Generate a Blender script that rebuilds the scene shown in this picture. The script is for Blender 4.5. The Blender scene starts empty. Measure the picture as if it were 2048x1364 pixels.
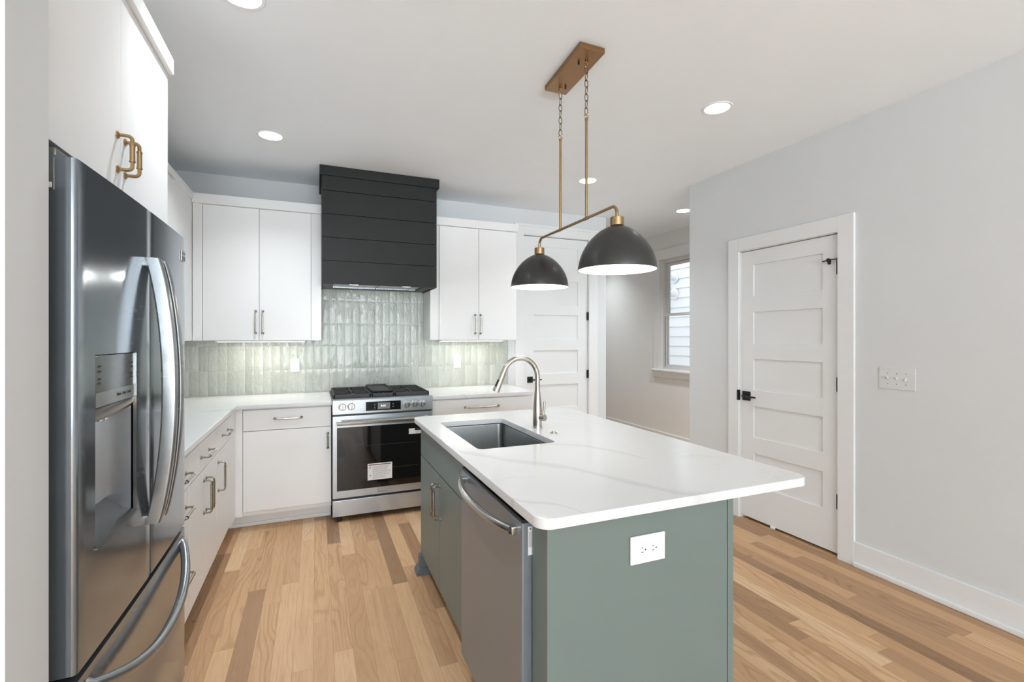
import bpy, bmesh, math, random
from mathutils import Vector, Matrix

random.seed(7)
SC = bpy.context.scene
C = SC.collection
PI = math.pi

# ------------------------------------------------------------------ camera
CAM_H = 1.40
cam_d = bpy.data.cameras.new('camera')
cam_d.sensor_width = 36.0
cam_d.lens = 949.4 / 2048 * 36.0
cam_d.shift_y = -8.0 / 2048
cam_d.clip_start = 0.05
cam = bpy.data.objects.new('camera', cam_d)
C.objects.link(cam)
cam.location = (0, 0, CAM_H)
cam.rotation_euler = (PI / 2, 0, -math.radians(22.427))
SC.camera = cam

# ------------------------------------------------------------------ world, exposure
SC.view_settings.view_transform = 'Standard'
SC.view_settings.look = 'None'
SC.view_settings.exposure = 0.32
SC.view_settings.gamma = 1.0
SC.view_settings.use_curve_mapping = False
W = bpy.data.worlds.new('daylight')
SC.world = W
W.use_nodes = True
W.node_tree.nodes['Background'].inputs['Color'].default_value = (0.86, 0.93, 1.0, 1)
W.node_tree.nodes['Background'].inputs['Strength'].default_value = 1.95
try:
    SC.cycles.max_bounces = 10
    SC.cycles.diffuse_bounces = 6
    SC.cycles.glossy_bounces = 5
    SC.cycles.sample_clamp_indirect = 6.0
    SC.cycles.caustics_reflective = False
    SC.cycles.caustics_refractive = False
except Exception:
    pass


def area_light(name, loc, rot, sx, sy, power, col=(1, 1, 1), parent=None, shape='RECTANGLE', spread=None):
    d = bpy.data.lights.new(name, 'AREA')
    d.shape = shape
    d.size = sx
    if shape in ('RECTANGLE', 'ELLIPSE'):
        d.size_y = sy
    d.energy = power
    d.color = col
    if spread:
        d.spread = spread
    o = bpy.data.objects.new(name, d)
    C.objects.link(o)
    o.location = loc
    o.rotation_euler = rot
    if parent:
        o.parent = parent
        o.location = Vector(loc) - parent.location
    return o


# room extents
XL, XR, YB, YR, ZC = -1.17, 3.057, 4.55, -6.6, 2.74
XFAR = -3.3
# daylight through unseen windows of the room behind the camera, plus added fill
DAY = (0.84, 0.94, 1.0)
REAR_WIN = [(-2.6, -1.0), (-0.6, 1.0), (1.3, 2.8)]
for a, b in REAR_WIN:
    # sky light, and an added upward fill lamp to lift the ceiling
    area_light('window_sky_light', ((a + b) / 2, YR - 0.3, 1.42), (PI / 2 + 0.35, 0, 0), b - a, 1.9, (22 if a > 1 else 66) * (b - a), DAY)
    area_light('upward_fill_light', ((a + b) / 2, YR - 1.5, 0.25), (PI, 0, 0), b - a, 2.4, 470 * (b - a), DAY)


# ------------------------------------------------------------------ node helpers
def lin(r, g=None, b=None):
    if g is None:
        r, g, b = r
    def f(c):
        c = c / 255.0
        return c / 12.92 if c <= 0.04045 else ((c + 0.055) / 1.055) ** 2.4
    return (f(r), f(g), f(b), 1.0)


class NT:
    def __init__(s, name):
        s.m = bpy.data.materials.new(name)
        s.m.use_nodes = True
        s.t = s.m.node_tree
        s.b = s.t.nodes['Principled BSDF']

    def n(s, typ, **kw):
        nd = s.t.nodes.new(typ)
        for k, v in kw.items():
            if k.startswith('i_'):
                key = k[2:]
                key = int(key) if key.isdigit() else key.replace('_', ' ')
                if hasattr(v, 'is_linked') or isinstance(v, bpy.types.NodeSocket):
                    s.t.links.new(v, nd.inputs[key])
                else:
                    nd.inputs[key].default_value = v
            else:
                setattr(nd, k, v)
        return nd

    def math(s, op, a, b=None, c=None, clamp=False):
        nd = s.t.nodes.new('ShaderNodeMath')
        nd.operation = op
        nd.use_clamp = clamp
        for i, v in enumerate((a, b, c)):
            if v is None:
                continue
            if isinstance(v, bpy.types.NodeSocket):
                s.t.links.new(v, nd.inputs[i])
            else:
                nd.inputs[i].default_value = v
        return nd.outputs[0]

    def mix(s, fac, a, b, mode='MIX'):
        nd = s.t.nodes.new('ShaderNodeMix')
        nd.data_type = 'RGBA'
        nd.blend_type = mode
        for i, v in ((0, fac), (6, a), (7, b)):
            if isinstance(v, bpy.types.NodeSocket):
                s.t.links.new(v, nd.inputs[i])
            else:
                nd.inputs[i].default_value = v
        return nd.outputs[2]

    def ramp(s, fac, stops):
        nd = s.t.nodes.new('ShaderNodeValToRGB')
        cr = nd.color_ramp
        while len(cr.elements) < len(stops):
            cr.elements.new(0.5)
        for e, (p, c) in zip(cr.elements, stops):
            e.position = p
            e.color = c if len(c) == 4 else (*c, 1)
        s.t.links.new(fac, nd.inputs[0])
        return nd.outputs[0]

    def pos(s):
        return s.t.nodes.new('ShaderNodeNewGeometry').outputs['Position']

    def xyz(s, v):
        nd = s.t.nodes.new('ShaderNodeSeparateXYZ')
        s.t.links.new(v, nd.inputs[0])
        return nd.outputs

    def comb(s, x, y, z):
        nd = s.t.nodes.new('ShaderNodeCombineXYZ')
        for i, v in enumerate((x, y, z)):
            if isinstance(v, bpy.types.NodeSocket):
                s.t.links.new(v, nd.inputs[i])
            else:
                nd.inputs[i].default_value = v
        return nd.outputs[0]

    def noise(s, vec, scale=5, detail=2, rough=0.5, dist=0.0):
        nd = s.t.nodes.new('ShaderNodeTexNoise')
        s.t.links.new(vec, nd.inputs['Vector'])
        nd.inputs['Scale'].default_value = scale
        nd.inputs['Detail'].default_value = detail
        nd.inputs['Roughness'].default_value = rough
        nd.inputs['Distortion'].default_value = dist
        return nd.outputs['Fac']

    def bump(s, h, strength=0.2, dist=0.01):
        nd = s.t.nodes.new('ShaderNodeBump')
        nd.inputs['Strength'].default_value = strength
        nd.inputs['Distance'].default_value = dist
        s.t.links.new(h, nd.inputs['Height'])
        s.t.links.new(nd.outputs[0], s.b.inputs['Normal'])

    def set(s, **kw):
        for k, v in kw.items():
            k = k.replace('_', ' ')
            if isinstance(v, bpy.types.NodeSocket):
                s.t.links.new(v, s.b.inputs[k])
            else:
                s.b.inputs[k].default_value = v
        return s


def paint(name, rgb, rough=0.5, bump=0.03, scale=180, var=0.02, spec=0.4):
    t = NT(name)
    p = t.pos()
    n = t.noise(p, 3.0, 2)
    c = lin(*rgb) if max(rgb) > 1.5 else (*rgb, 1)
    d = tuple(x * (1 - 2 * var) for x in c[:3]) + (1,)
    t.set(Base_Color=t.mix(n, d, c), Roughness=rough)
    t.b.inputs['Specular IOR Level'].default_value = spec
    t.bump(t.noise(p, scale, 2), bump, 0.002)
    return t.m


def metal(name, rgb, rough=0.25, streak=None, amount=0.12, bump=0.0, met=1.0):
    """streak: per-axis scale of the brushing noise"""
    t = NT(name)
    p = t.pos()
    sx, sy, sz = streak or (40, 40, 40)
    mp = t.n('ShaderNodeMapping', i_Vector=p)
    mp.inputs['Scale'].default_value = (sx, sy, sz)
    n = t.noise(mp.outputs[0], 1.0, 3)
    c = lin(*rgb)
    d = tuple(x * 0.86 for x in c[:3]) + (1,)
    t.set(Base_Color=t.mix(n, d, c), Metallic=met)
    t.set(Roughness=t.math('MULTIPLY_ADD', n, amount, rough - amount / 2))
    if bump:
        t.bump(n, bump, 0.0005)
    return t.m


def flat(name, rgb, rough=0.5, metallic=0.0, spec=0.5):
    t = NT(name)
    p = t.pos()
    n = t.noise(p, 60, 2)
    c = lin(*rgb)
    d = tuple(x * 0.95 for x in c[:3]) + (1,)
    t.set(Base_Color=t.mix(n, d, c), Roughness=rough, Metallic=metallic)
    t.b.inputs['Specular IOR Level'].default_value = spec
    return t.m


def emit(name, col, strength):
    t = NT(name)
    t.set(Base_Color=(0.9, 0.9, 0.9, 1), Emission_Color=(*col, 1), Emission_Strength=strength)
    return t.m


M = {}
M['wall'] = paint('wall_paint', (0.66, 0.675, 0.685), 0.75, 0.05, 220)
M['hall_wall'] = paint('hall_wall_paint', (0.80, 0.80, 0.785), 0.75, 0.05, 220)
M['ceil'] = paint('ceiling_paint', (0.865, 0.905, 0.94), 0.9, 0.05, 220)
M['trim'] = paint('trim_paint', (0.765, 0.775, 0.78), 0.45, 0.015, 90)
M['cab'] = paint('white_cabinet_paint', (0.83, 0.832, 0.835), 0.38, 0.012, 120, spec=0.5)
M['sage'] = paint('sage_cabinet_paint', (105, 118, 115), 0.36, 0.012, 120, spec=0.5)
M['hood'] = paint('black_hood_paint', (26, 27, 26), 0.5, 0.03, 60, spec=0.3)
M['fridge'] = metal('fridge_steel', (142, 150, 157), 0.14, (9, 260, 9), 0.05, 0.0, 0.8)
M['fridge_side'] = metal('fridge_side_steel', (150, 150, 148), 0.42, (9, 9, 3), 0.08)
M['steel'] = metal('stainless_steel', (196, 202, 208), 0.25, (4, 30, 320), 0.1, 0.0, 0.75)
M['dw_steel'] = metal('dishwasher_steel', (138, 146, 154), 0.30, (9, 260, 9), 0.1, 0.0, 0.5)
M['fridge_handle'] = metal('fridge_handle_steel', (158, 160, 162), 0.26, (30, 30, 30), 0.08, 0.0, 0.85)
M['handle_steel'] = metal('handle_steel', (190, 190, 188), 0.20, (30, 30, 30), 0.06)
M['sink'] = metal('sink_steel', (150, 152, 152), 0.34, (140, 8, 8), 0.1)
M['nickel'] = metal('brushed_nickel', (196, 190, 180), 0.24, (40, 40, 40), 0.08)
M['pull'] = metal('pull_nickel', (178, 172, 160), 0.24, (60, 60, 60), 0.08)
M['brass'] = metal('aged_brass', (172, 144, 106), 0.30, (60, 60, 60), 0.1)
M['bronze'] = metal('canopy_brass', (160, 124, 88), 0.36, (30, 6, 30), 0.1)
M['chain'] = metal('chain_bronze', (118, 100, 74), 0.34, (60, 60, 60), 0.1)
M['iron'] = flat('cast_iron', (38, 39, 41), 0.5)
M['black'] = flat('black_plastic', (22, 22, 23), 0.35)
M['black_metal'] = flat('matte_black_metal', (24, 24, 25), 0.42, 0.2)
M['dark'] = flat('dark_recess', (30, 31, 33), 0.7)
M['shade'] = flat('black_shade_enamel', (40, 40, 39), 0.33, 0.0, 0.6)
M['shade_in'] = flat('white_shade_enamel', (245, 245, 242), 0.6)
M['plastic'] = flat('white_plastic', (238, 240, 239), 0.35)
M['switch_plastic'] = flat('switch_plastic', (214, 216, 216), 0.35)
M['slot'] = flat('outlet_slot', (45, 45, 45), 0.6)
M['paper'] = flat('paper_label', (226, 226, 226), 0.6)
M['ink'] = flat('label_ink', (120, 120, 122), 0.7)
M['ink_dark'] = flat('label_ink_dark', (30, 30, 32), 0.7)
M['ink_red'] = flat('label_ink_red', (96, 42, 44), 0.7)
M['foot_gray'] = paint('gray_foot_paint', (96, 102, 104), 0.45, 0.01)
M['glass_black'] = flat('oven_glass', (9, 9, 10), 0.04, 0.0, 0.7)
M['display'] = flat('display_glass', (18, 18, 20), 0.12)
M['lcd'] = flat('display_screen', (118, 118, 118), 0.3)
M['digits'] = emit('display_digits', (0.9, 0.95, 1.0), 1.2)
M['disp_panel'] = flat('dispenser_panel', (84, 85, 84), 0.18, 0.3)
M['disp_strip'] = flat('dispenser_strip', (126, 127, 126), 0.25, 0.3)
M['disp_recess'] = metal('dispenser_recess', (176, 178, 180), 0.34, (20, 20, 20), 0.06)
M['lens'] = emit('downlight_lens', (1.0, 0.99, 0.97), 3.0)
M['strip'] = emit('strip_lens', (1.0, 0.93, 0.82), 4.0)
M['bulb'] = emit('bulb_glow', (1.0, 0.95, 0.87), 10.0)
M['siding'] = paint('white_siding_paint', (0.84, 0.85, 0.85), 0.6, 0.03, 120)
M['pvc'] = flat('white_pvc', (240, 241, 242), 0.35)
M['vinyl'] = flat('gray_vinyl_frame', (214, 213, 210), 0.45)
M['gasket'] = flat('dark_gasket', (40, 44, 48), 0.6)
M['grass'] = paint('ground_gravel', (120, 118, 110), 0.9, 0.4, 40, 0.15)


def glass_mat():
    t = NT('window_glass')
    out = t.t.nodes['Material Output']
    tr = t.t.nodes.new('ShaderNodeBsdfTransparent')
    gl = t.t.nodes.new('ShaderNodeBsdfGlossy')
    gl.inputs['Roughness'].default_value = 0.02
    fr = t.t.nodes.new('ShaderNodeFresnel')
    fr.inputs['IOR'].default_value = 1.3
    mx = t.t.nodes.new('ShaderNodeMixShader')
    t.t.links.new(fr.outputs[0], mx.inputs[0])
    t.t.links.new(tr.outputs[0], mx.inputs[1])
    t.t.links.new(gl.outputs[0], mx.inputs[2])
    t.t.links.new(mx.outputs[0], out.inputs['Surface'])
    return t.m


M['glass'] = glass_mat()


def floor_mat():
    t = NT('oak_plank_floor')
    p = t.pos()
    X, Y, Z = t.xyz(p)
    w = 0.0826
    xs = t.math('DIVIDE', t.math('ADD', X, 20.0), w)
    col = t.math('FLOOR', xs)
    fx = t.math('SUBTRACT', xs, col)
    wn1 = t.n('ShaderNodeTexWhiteNoise', noise_dimensions='1D')
    t.t.links.new(col, wn1.inputs['W'])
    off = wn1.outputs['Value']
    L = t.math('MULTIPLY_ADD', wn1.outputs['Value'], 0.7, 0.75)
    ys = t.math('DIVIDE', t.math('MULTIPLY_ADD', off, 7.3, t.math('ADD', Y, 30.0)), L)
    row = t.math('FLOOR', ys)
    fy = t.math('SUBTRACT', ys, row)
    wn = t.n('ShaderNodeTexWhiteNoise', noise_dimensions='2D')
    t.t.links.new(t.comb(col, row, 0.0), wn.inputs['Vector'])
    r1 = wn.outputs['Value']
    cr, cg, cb = t.xyz(wn.outputs['Color'])
    # grain
    idz = t.math('MULTIPLY', r1, 37.0)
    wob = t.noise(t.comb(t.math('MULTIPLY', X, 5.0), t.math('MULTIPLY', Y, 0.95), idz), 1.0, 2, 0.5)
    wb2 = t.noise(t.comb(t.math('MULTIPLY', X, 22.0), t.math('MULTIPLY', Y, 5.0), idz), 1.0, 2, 0.5)
    gx = t.math('ADD', t.math('MULTIPLY', X, 24.0), t.math('MULTIPLY_ADD', wob, 13.0, t.math('MULTIPLY', wb2, 0.8)))
    wave = t.math('SINE', t.math('MULTIPLY', gx, 6.5))
    wave = t.math('MULTIPLY_ADD', wave, 0.5, 0.5)
    fine = t.noise(t.comb(t.math('MULTIPLY', X, 330.0), t.math('MULTIPLY', Y, 8.0), idz), 1.0, 3, 0.65)
    med = t.noise(t.comb(t.math('MULTIPLY', X, 55.0), t.math('MULTIPLY', Y, 1.7), idz), 1.0, 4, 0.65)
    blot = t.noise(t.comb(t.math('MULTIPLY', X, 9.0), t.math('MULTIPLY', Y, 2.2), idz), 1.0, 3, 0.6)
    base = t.ramp(r1, [(0.0, lin(152, 120, 91)), (0.12, lin(176, 140, 107)), (0.34, lin(200, 161, 123)),
                       (0.62, lin(213, 174, 134)), (0.85, lin(221, 184, 145)), (1.0, lin(228, 196, 159))])
    dark = t.mix(1.0, base, (0.58, 0.50, 0.43, 1), 'MULTIPLY')
    cath = t.math('MULTIPLY', t.math('POWER', wave, 5.0), t.math('MULTIPLY_ADD', t.math('POWER', cg, 1.5), 0.55, 0.10))
    c = t.mix(cath, base, dark)
    fl = t.math('SUBTRACT', t.math('MULTIPLY', fine, 2.4), 0.8, clamp=True)
    c = t.mix(t.math('MULTIPLY', t.math('SUBTRACT', 1.0, fl, clamp=True), 0.42), c, dark)
    md = t.math('MULTIPLY', t.math('SUBTRACT', med, 0.50, clamp=True), 3.4, clamp=True)
    c = t.mix(t.math('MULTIPLY', md, t.math('MULTIPLY_ADD', cb, 0.75, 0.12)), c, dark)
    bl = t.math('MULTIPLY', t.math('SUBTRACT', blot, 0.50, clamp=True), 2.6, clamp=True)
    c = t.mix(t.math('MULTIPLY', bl, t.math('MULTIPLY', cr, 0.45)), c, t.mix(1.0, base, (0.74, 0.68, 0.62, 1), 'MULTIPLY'))
    # knots
    vor = t.n('ShaderNodeTexVoronoi')
    t.t.links.new(t.comb(t.math('MULTIPLY', X, 4.0), t.math('MULTIPLY', Y, 2.2), 3.0), vor.inputs['Vector'])
    vor.inputs['Scale'].default_value = 1.0
    kn = t.math('SUBTRACT', 1.0, t.math('MULTIPLY', vor.outputs['Distance'], 26.0), clamp=True)
    c = t.mix(t.math('MULTIPLY', kn, 0.85), c, lin(62, 42, 30))
    # joints
    ex = t.math('MINIMUM', fx, t.math('SUBTRACT', 1.0, fx))
    ey = t.math('MULTIPLY', t.math('MINIMUM', fy, t.math('SUBTRACT', 1.0, fy)), t.math('DIVIDE', L, w))
    e = t.math('MINIMUM', ex, ey)
    j = t.math('SUBTRACT', 1.0, t.math('MULTIPLY', e, 70.0), clamp=True)
    c = t.mix(t.math('MULTIPLY', j, 0.5), c, lin(84, 58, 40))
    t.set(Base_Color=c)
    t.set(Roughness=t.math('MULTIPLY_ADD', fine, 0.12, 0.40))
    t.b.inputs['Specular IOR Level'].default_value = 0.32
    h = t.math('SUBTRACT', t.math('MULTIPLY', fine, 0.25), j)
    t.bump(h, 0.18, 0.002)
    return t.m


M['floor'] = floor_mat()


def quartz_mat(name, veins=(), seed=0.0, amount=0.5):
    t = NT(name)
    p = t.pos()
    X, Y, Z = t.xyz(p)
    base = lin(216, 217, 218)
    grey = lin(176, 178, 176)
    warp = t.noise(p, 9.0, 4, 0.6)
    wv = t.math('MULTIPLY', t.math('SUBTRACT', warp, 0.5), 0.06)
    ys = t.math('SUBTRACT', t.math('ADD', Y, wv), t.math('MULTIPLY', Z, 0.0))
    mask = None
    for pts, width, strength in veins:
        fc = t.t.nodes.new('ShaderNodeFloatCurve')
        cu = fc.mapping.curves[0]
        x0, x1 = pts[0][0], pts[-1][0]
        y0 = min(q[1] for q in pts) - 0.01
        y1 = max(q[1] for q in pts) + 0.01
        cu.points[0].location = (0.0, (pts[0][1] - y0) / (y1 - y0))
        cu.points[1].location = (1.0, (pts[-1][1] - y0) / (y1 - y0))
        for q in pts[1:-1]:
            cu.points.new((q[0] - x0) / (x1 - x0), (q[1] - y0) / (y1 - y0))
        fc.mapping.update()
        u = t.math('DIVIDE', t.math('SUBTRACT', X, x0), x1 - x0, clamp=True)
        t.t.links.new(u, fc.inputs['Value'])
        yc = t.math('MULTIPLY_ADD', fc.outputs[0], y1 - y0, y0)
        d = t.math('ABSOLUTE', t.math('SUBTRACT', ys, yc))
        wn = t.math('MULTIPLY_ADD', t.noise(p, 5.0, 2), width * 1.4, width * 0.3)
        v = t.math('SUBTRACT', 1.0, t.math('DIVIDE', d, wn), clamp=True)
        v = t.math('POWER', v, 0.6)
        ins = t.math('MULTIPLY', t.math('GREATER_THAN', X, x0), t.math('LESS_THAN', X, x1))
        v = t.math('MULTIPLY', t.math('MULTIPLY', v, ins), strength)
        mask = v if mask is None else t.math('MAXIMUM', mask, v)
    # faint hairline veins from warped noise contours
    q = t.n('ShaderNodeMapping', i_Vector=p)
    q.inputs['Location'].default_value = (seed, seed * 0.7, 0)
    q.inputs['Rotation'].default_value = (0, 0, 0.5)
    q.inputs['Scale'].default_value = (1.0, 2.2, 1.0)
    n2 = t.noise(q.outputs[0], 1.5, 5, 0.55, 0.8)
    hl = t.math('SUBTRACT', 1.0, t.math('MULTIPLY', t.math('ABSOLUTE', t.math('SUBTRACT', n2, 0.52)), 55.0), clamp=True)
    gate = t.math('MULTIPLY', t.math('SUBTRACT', t.noise(p, 2.2, 2), 0.5, clamp=True), 5.0, clamp=True)
    hl = t.math('MULTIPLY', t.math('MULTIPLY', hl, gate), amount)
    mask = hl if mask is None else t.math('MAXIMUM', mask, hl)
    t.set(Base_Color=t.mix(mask, base, grey), Roughness=0.16)
    t.b.inputs['Specular IOR Level'].default_value = 0.5
    return t.m


M['quartz_island'] = quartz_mat('island_quartz', [
    ([(0.56, 1.93), (0.606, 1.879), (0.698, 1.749), (0.788, 1.642), (0.872, 1.545), (0.923, 1.434), (0.961, 1.337),
      (1.004, 1.257), (1.035, 1.18), (1.15, 1.10)], 0.052, 0.34),
    ([(0.95, 1.95), (1.028, 1.898), (1.114, 1.82), (1.172, 1.706), (1.215, 1.57)], 0.045, 0.30),
    ([(0.53, 1.40), (0.562, 1.287), (0.623, 1.242), (0.657, 1.201), (0.69, 1.10)], 0.016, 0.32),
    ([(1.25, 2.60), (1.336, 2.492), (1.439, 2.325), (1.52, 2.06)], 0.014, 0.30)], 3.1, 0.28)
M['quartz'] = quartz_mat('counter_quartz', [], 0.0, 0.6)


def tile_mat():
    t = NT('sage_glazed_tile')
    p = t.pos()
    X, Y, Z = t.xyz(p)
    at = t.n('ShaderNodeAttribute', attribute_name='tile')
    cx, cy, cz = t.xyz(at.outputs['Vector'])
    c = t.ramp(cx, [(0.0, lin(164, 170, 160)), (0.5, lin(175, 180, 171)), (1.0, lin(187, 190, 183))])
    n = t.noise(t.comb(X, t.math('MULTIPLY', cy, 9.0), Z), 22.0, 3)
    c = t.mix(t.math('MULTIPLY', n, 0.35), c, lin(152, 160, 149))
    t.set(Base_Color=c, Roughness=0.09)
    t.b.inputs['Specular IOR Level'].default_value = 0.6
    off = t.math('MULTIPLY', cy, 40.0)
    h1 = t.noise(t.comb(t.math('MULTIPLY', X, 46.0), off, t.math('MULTIPLY', Z, 22.0)), 1.0, 3, 0.6, 0.6)
    h2 = t.noise(t.comb(t.math('MULTIPLY', X, 190.0), off, t.math('MULTIPLY', Z, 120.0)), 1.0, 2, 0.6, 0.4)
    h = t.math('ADD', h1, t.math('MULTIPLY', h2, 0.30))
    t.bump(h, 0.7, 0.007)
    t.b.inputs['Coat Weight'].default_value = 0.4
    t.b.inputs['Coat Roughness'].default_value = 0.03
    return t.m


M['tile'] = tile_mat()
M['grout'] = paint('pale_grout', (222, 223, 219), 0.85, 0.1, 300)


# ------------------------------------------------------------------ mesh helpers
class B:
    """collects shapes in world coordinates, linked as ONE mesh object by build()"""
    def __init__(s):
        s.bm = bmesh.new()

    def _merge(s, b2):
        me = bpy.data.meshes.new('tmp')
        b2.to_mesh(me)
        b2.free()
        s.bm.from_mesh(me)
        bpy.data.meshes.remove(me)

    def box(s, x0, x1, y0, y1, z0, z1, bev=0.0, seg=2):
        b2 = bmesh.new()
        bmesh.ops.create_cube(b2, size=1.0)
        for v in b2.verts:
            v.co = Vector((x0 + (v.co.x + .5) * (x1 - x0), y0 + (v.co.y + .5) * (y1 - y0), z0 + (v.co.z + .5) * (z1 - z0)))
        if bev > 0:
            bmesh.ops.bevel(b2, geom=list(b2.edges), offset=bev, segments=seg, affect='EDGES', profile=0.5)
        s._merge(b2)
        return s

    def tube(s, pts, r, seg=12, closed=False, cap=True):
        pts = [Vector(p) for p in pts]
        n = len(pts)
        rs = r if isinstance(r, (list, tuple)) else [r] * n
        b2 = bmesh.new()
        rings = []
        up = None
        for i in range(n):
            if closed:
                d = pts[(i + 1) % n] - pts[i - 1]
            else:
                d = pts[min(i + 1, n - 1)] - pts[max(i - 1, 0)]
            d.normalize()
            if up is None:
                up = Vector((0, 0, 1)) if abs(d.z) < 0.9 else Vector((1, 0, 0))
            a = up - d * up.dot(d)
            if a.length < 1e-6:
                a = d.orthogonal()
            a.normalize()
            up = a
            c = d.cross(a)
            rings.append([b2.verts.new(pts[i] + (a * math.cos(k * 2 * PI / seg) + c * math.sin(k * 2 * PI / seg)) * rs[i]) for k in range(seg)])
        m = n if closed else n - 1
        for i in range(m):
            A, Bq = rings[i], rings[(i + 1) % n]
            for k in range(seg):
                b2.faces.new((A[k], A[(k + 1) % seg], Bq[(k + 1) % seg], Bq[k]))
        if cap and not closed:
            b2.faces.new(list(reversed(rings[0])))
            b2.faces.new(rings[-1])
        bmesh.ops.recalc_face_normals(b2, faces=b2.faces)
        s._merge(b2)
        return s

    def lathe(s, prof, c, axis='z', seg=32):
        """prof: (radius, height) pairs; axis is a letter or direction vector"""
        ax = {'x': Vector((1, 0, 0)), 'y': Vector((0, 1, 0)), 'z': Vector((0, 0, 1))}[axis] if isinstance(axis, str) else Vector(axis).normalized()
        a = ax.orthogonal().normalized()
        b = ax.cross(a)
        c = Vector(c)
        b2 = bmesh.new()
        rings = []
        for r, h in prof:
            if r < 1e-6:
                rings.append([b2.verts.new(c + ax * h)])
            else:
                rings.append([b2.verts.new(c + ax * h + (a * math.cos(k * 2 * PI / seg) + b * math.sin(k * 2 * PI / seg)) * r) for k in range(seg)])
        for A, Bq in zip(rings[:-1], rings[1:]):
            for k in range(seg):
                k2 = (k + 1) % seg
                if len(A) == 1 and len(Bq) == 1:
                    continue
                if len(A) == 1:
                    b2.faces.new((A[0], Bq[k2], Bq[k]))
                elif len(Bq) == 1:
                    b2.faces.new((A[k], A[k2], Bq[0]))
                else:
                    b2.faces.new((A[k], A[k2], Bq[k2], Bq[k]))
        bmesh.ops.recalc_face_normals(b2, faces=b2.faces)
        s._merge(b2)
        return s

    def prism(s, poly, axis, a0, a1, holes=(), bev=0.0):
        """poly: 2D loop in the other two axes (x,y / y,z / x,z order)"""
        def P(u, v, w):
            return {'z': (u, v, w), 'x': (w, u, v), 'y': (u, w, v)}[axis]
        b2 = bmesh.new()
        es = []
        for loop in [poly] + list(holes):
            vs = [b2.verts.new(P(u, v, a0)) for u, v in loop]
            for i in range(len(vs)):
                es.append(b2.edges.new((vs[i], vs[(i + 1) % len(vs)])))
        if holes:
            bmesh.ops.triangle_fill(b2, edges=es, use_beauty=True, use_dissolve=False)
        else:
            b2.faces.new(b2.verts)
        ext = bmesh.ops.extrude_face_region(b2, geom=list(b2.faces))
        dv = Vector(P(0, 0, a1 - a0))
        for g in ext['geom']:
            if isinstance(g, bmesh.types.BMVert):
                g.co += dv
        bmesh.ops.recalc_face_normals(b2, faces=b2.faces)
        if bev:
            ee = [e for e in b2.edges if len(e.link_faces) == 2 and e.calc_face_angle(0) > 1.2 and
                  abs((e.verts[0].co - e.verts[1].co).normalized().dot(dv.normalized())) < 0.1]
            bmesh.ops.bevel(b2, geom=ee, offset=bev, segments=2, affect='EDGES', profile=0.5)
        s._merge(b2)
        return s

    def grid(s, nu, nv, f, flip=False):
        b2 = bmesh.new()
        vs = [[b2.verts.new(f(i / nu, j / nv)) for j in range(nv + 1)] for i in range(nu + 1)]
        for i in range(nu):
            for j in range(nv):
                q = (vs[i][j], vs[i + 1][j], vs[i + 1][j + 1], vs[i][j + 1])
                b2.faces.new(q if not flip else tuple(reversed(q)))
        s._merge(b2)
        return s

    def build(s, name, mat, parent=None, origin=None, smooth=True, angle=35):
        me = bpy.data.meshes.new(name)
        root = parent
        while root is not None and root.parent is not None:
            root = root.parent
        o0 = Vector(origin) if origin is not None else (root.location.copy() if root is not None else Vector((0, 0, 0)))
        bmesh.ops.translate(s.bm, verts=s.bm.verts, vec=-o0)
        s.bm.to_mesh(me)
        s.bm.free()
        me.materials.append(M[mat] if isinstance(mat, str) else mat)
        if smooth:
            me.polygons.foreach_set('use_smooth', [True] * len(me.polygons))
            try:
                me.set_sharp_from_angle(angle=math.radians(angle))
            except Exception:
                pass
        ob = bpy.data.objects.new(name, me)
        C.objects.link(ob)
        if smooth:
            wn = ob.modifiers.new('weighted_normals', 'WEIGHTED_NORMAL')
            wn.keep_sharp = True
            wn.weight = 50
        if parent is not None:
            ob.parent = parent
        else:
            ob.location = o0
        return ob


def thing(name, label, cat, loc, group=None):
    o = bpy.data.objects.new(name, None)
    o.empty_display_size = 0.05
    C.objects.link(o)
    o.location = loc
    o['label'] = label
    o['category'] = cat
    if group:
        o['group'] = group
    return o


def tag(o, label, cat, group=None):
    o['label'] = label
    o['category'] = cat
    if group:
        o['group'] = group
    return o


def struct(o):
    o['kind'] = 'structure'
    return o


def sroot(name, loc=(0, 0, 0)):
    o = bpy.data.objects.new(name, None)
    C.objects.link(o)
    o.location = loc
    o['kind'] = 'structure'
    return o


def rrect(x0, x1, y0, y1, r, n=6):
    pts = []
    for cx, cy, a in ((x1 - r, y1 - r, 0), (x0 + r, y1 - r, 90), (x0 + r, y0 + r, 180), (x1 - r, y0 + r, 270)):
        for i in range(n + 1):
            t = math.radians(a + 90 * i / n)
            pts.append((cx + r * math.cos(t), cy + r * math.sin(t)))
    return pts


def circ(cx, cy, r, n=40):
    return [(cx + r * math.cos(2 * PI * i / n), cy + r * math.sin(2 * PI * i / n)) for i in range(n)]


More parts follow.
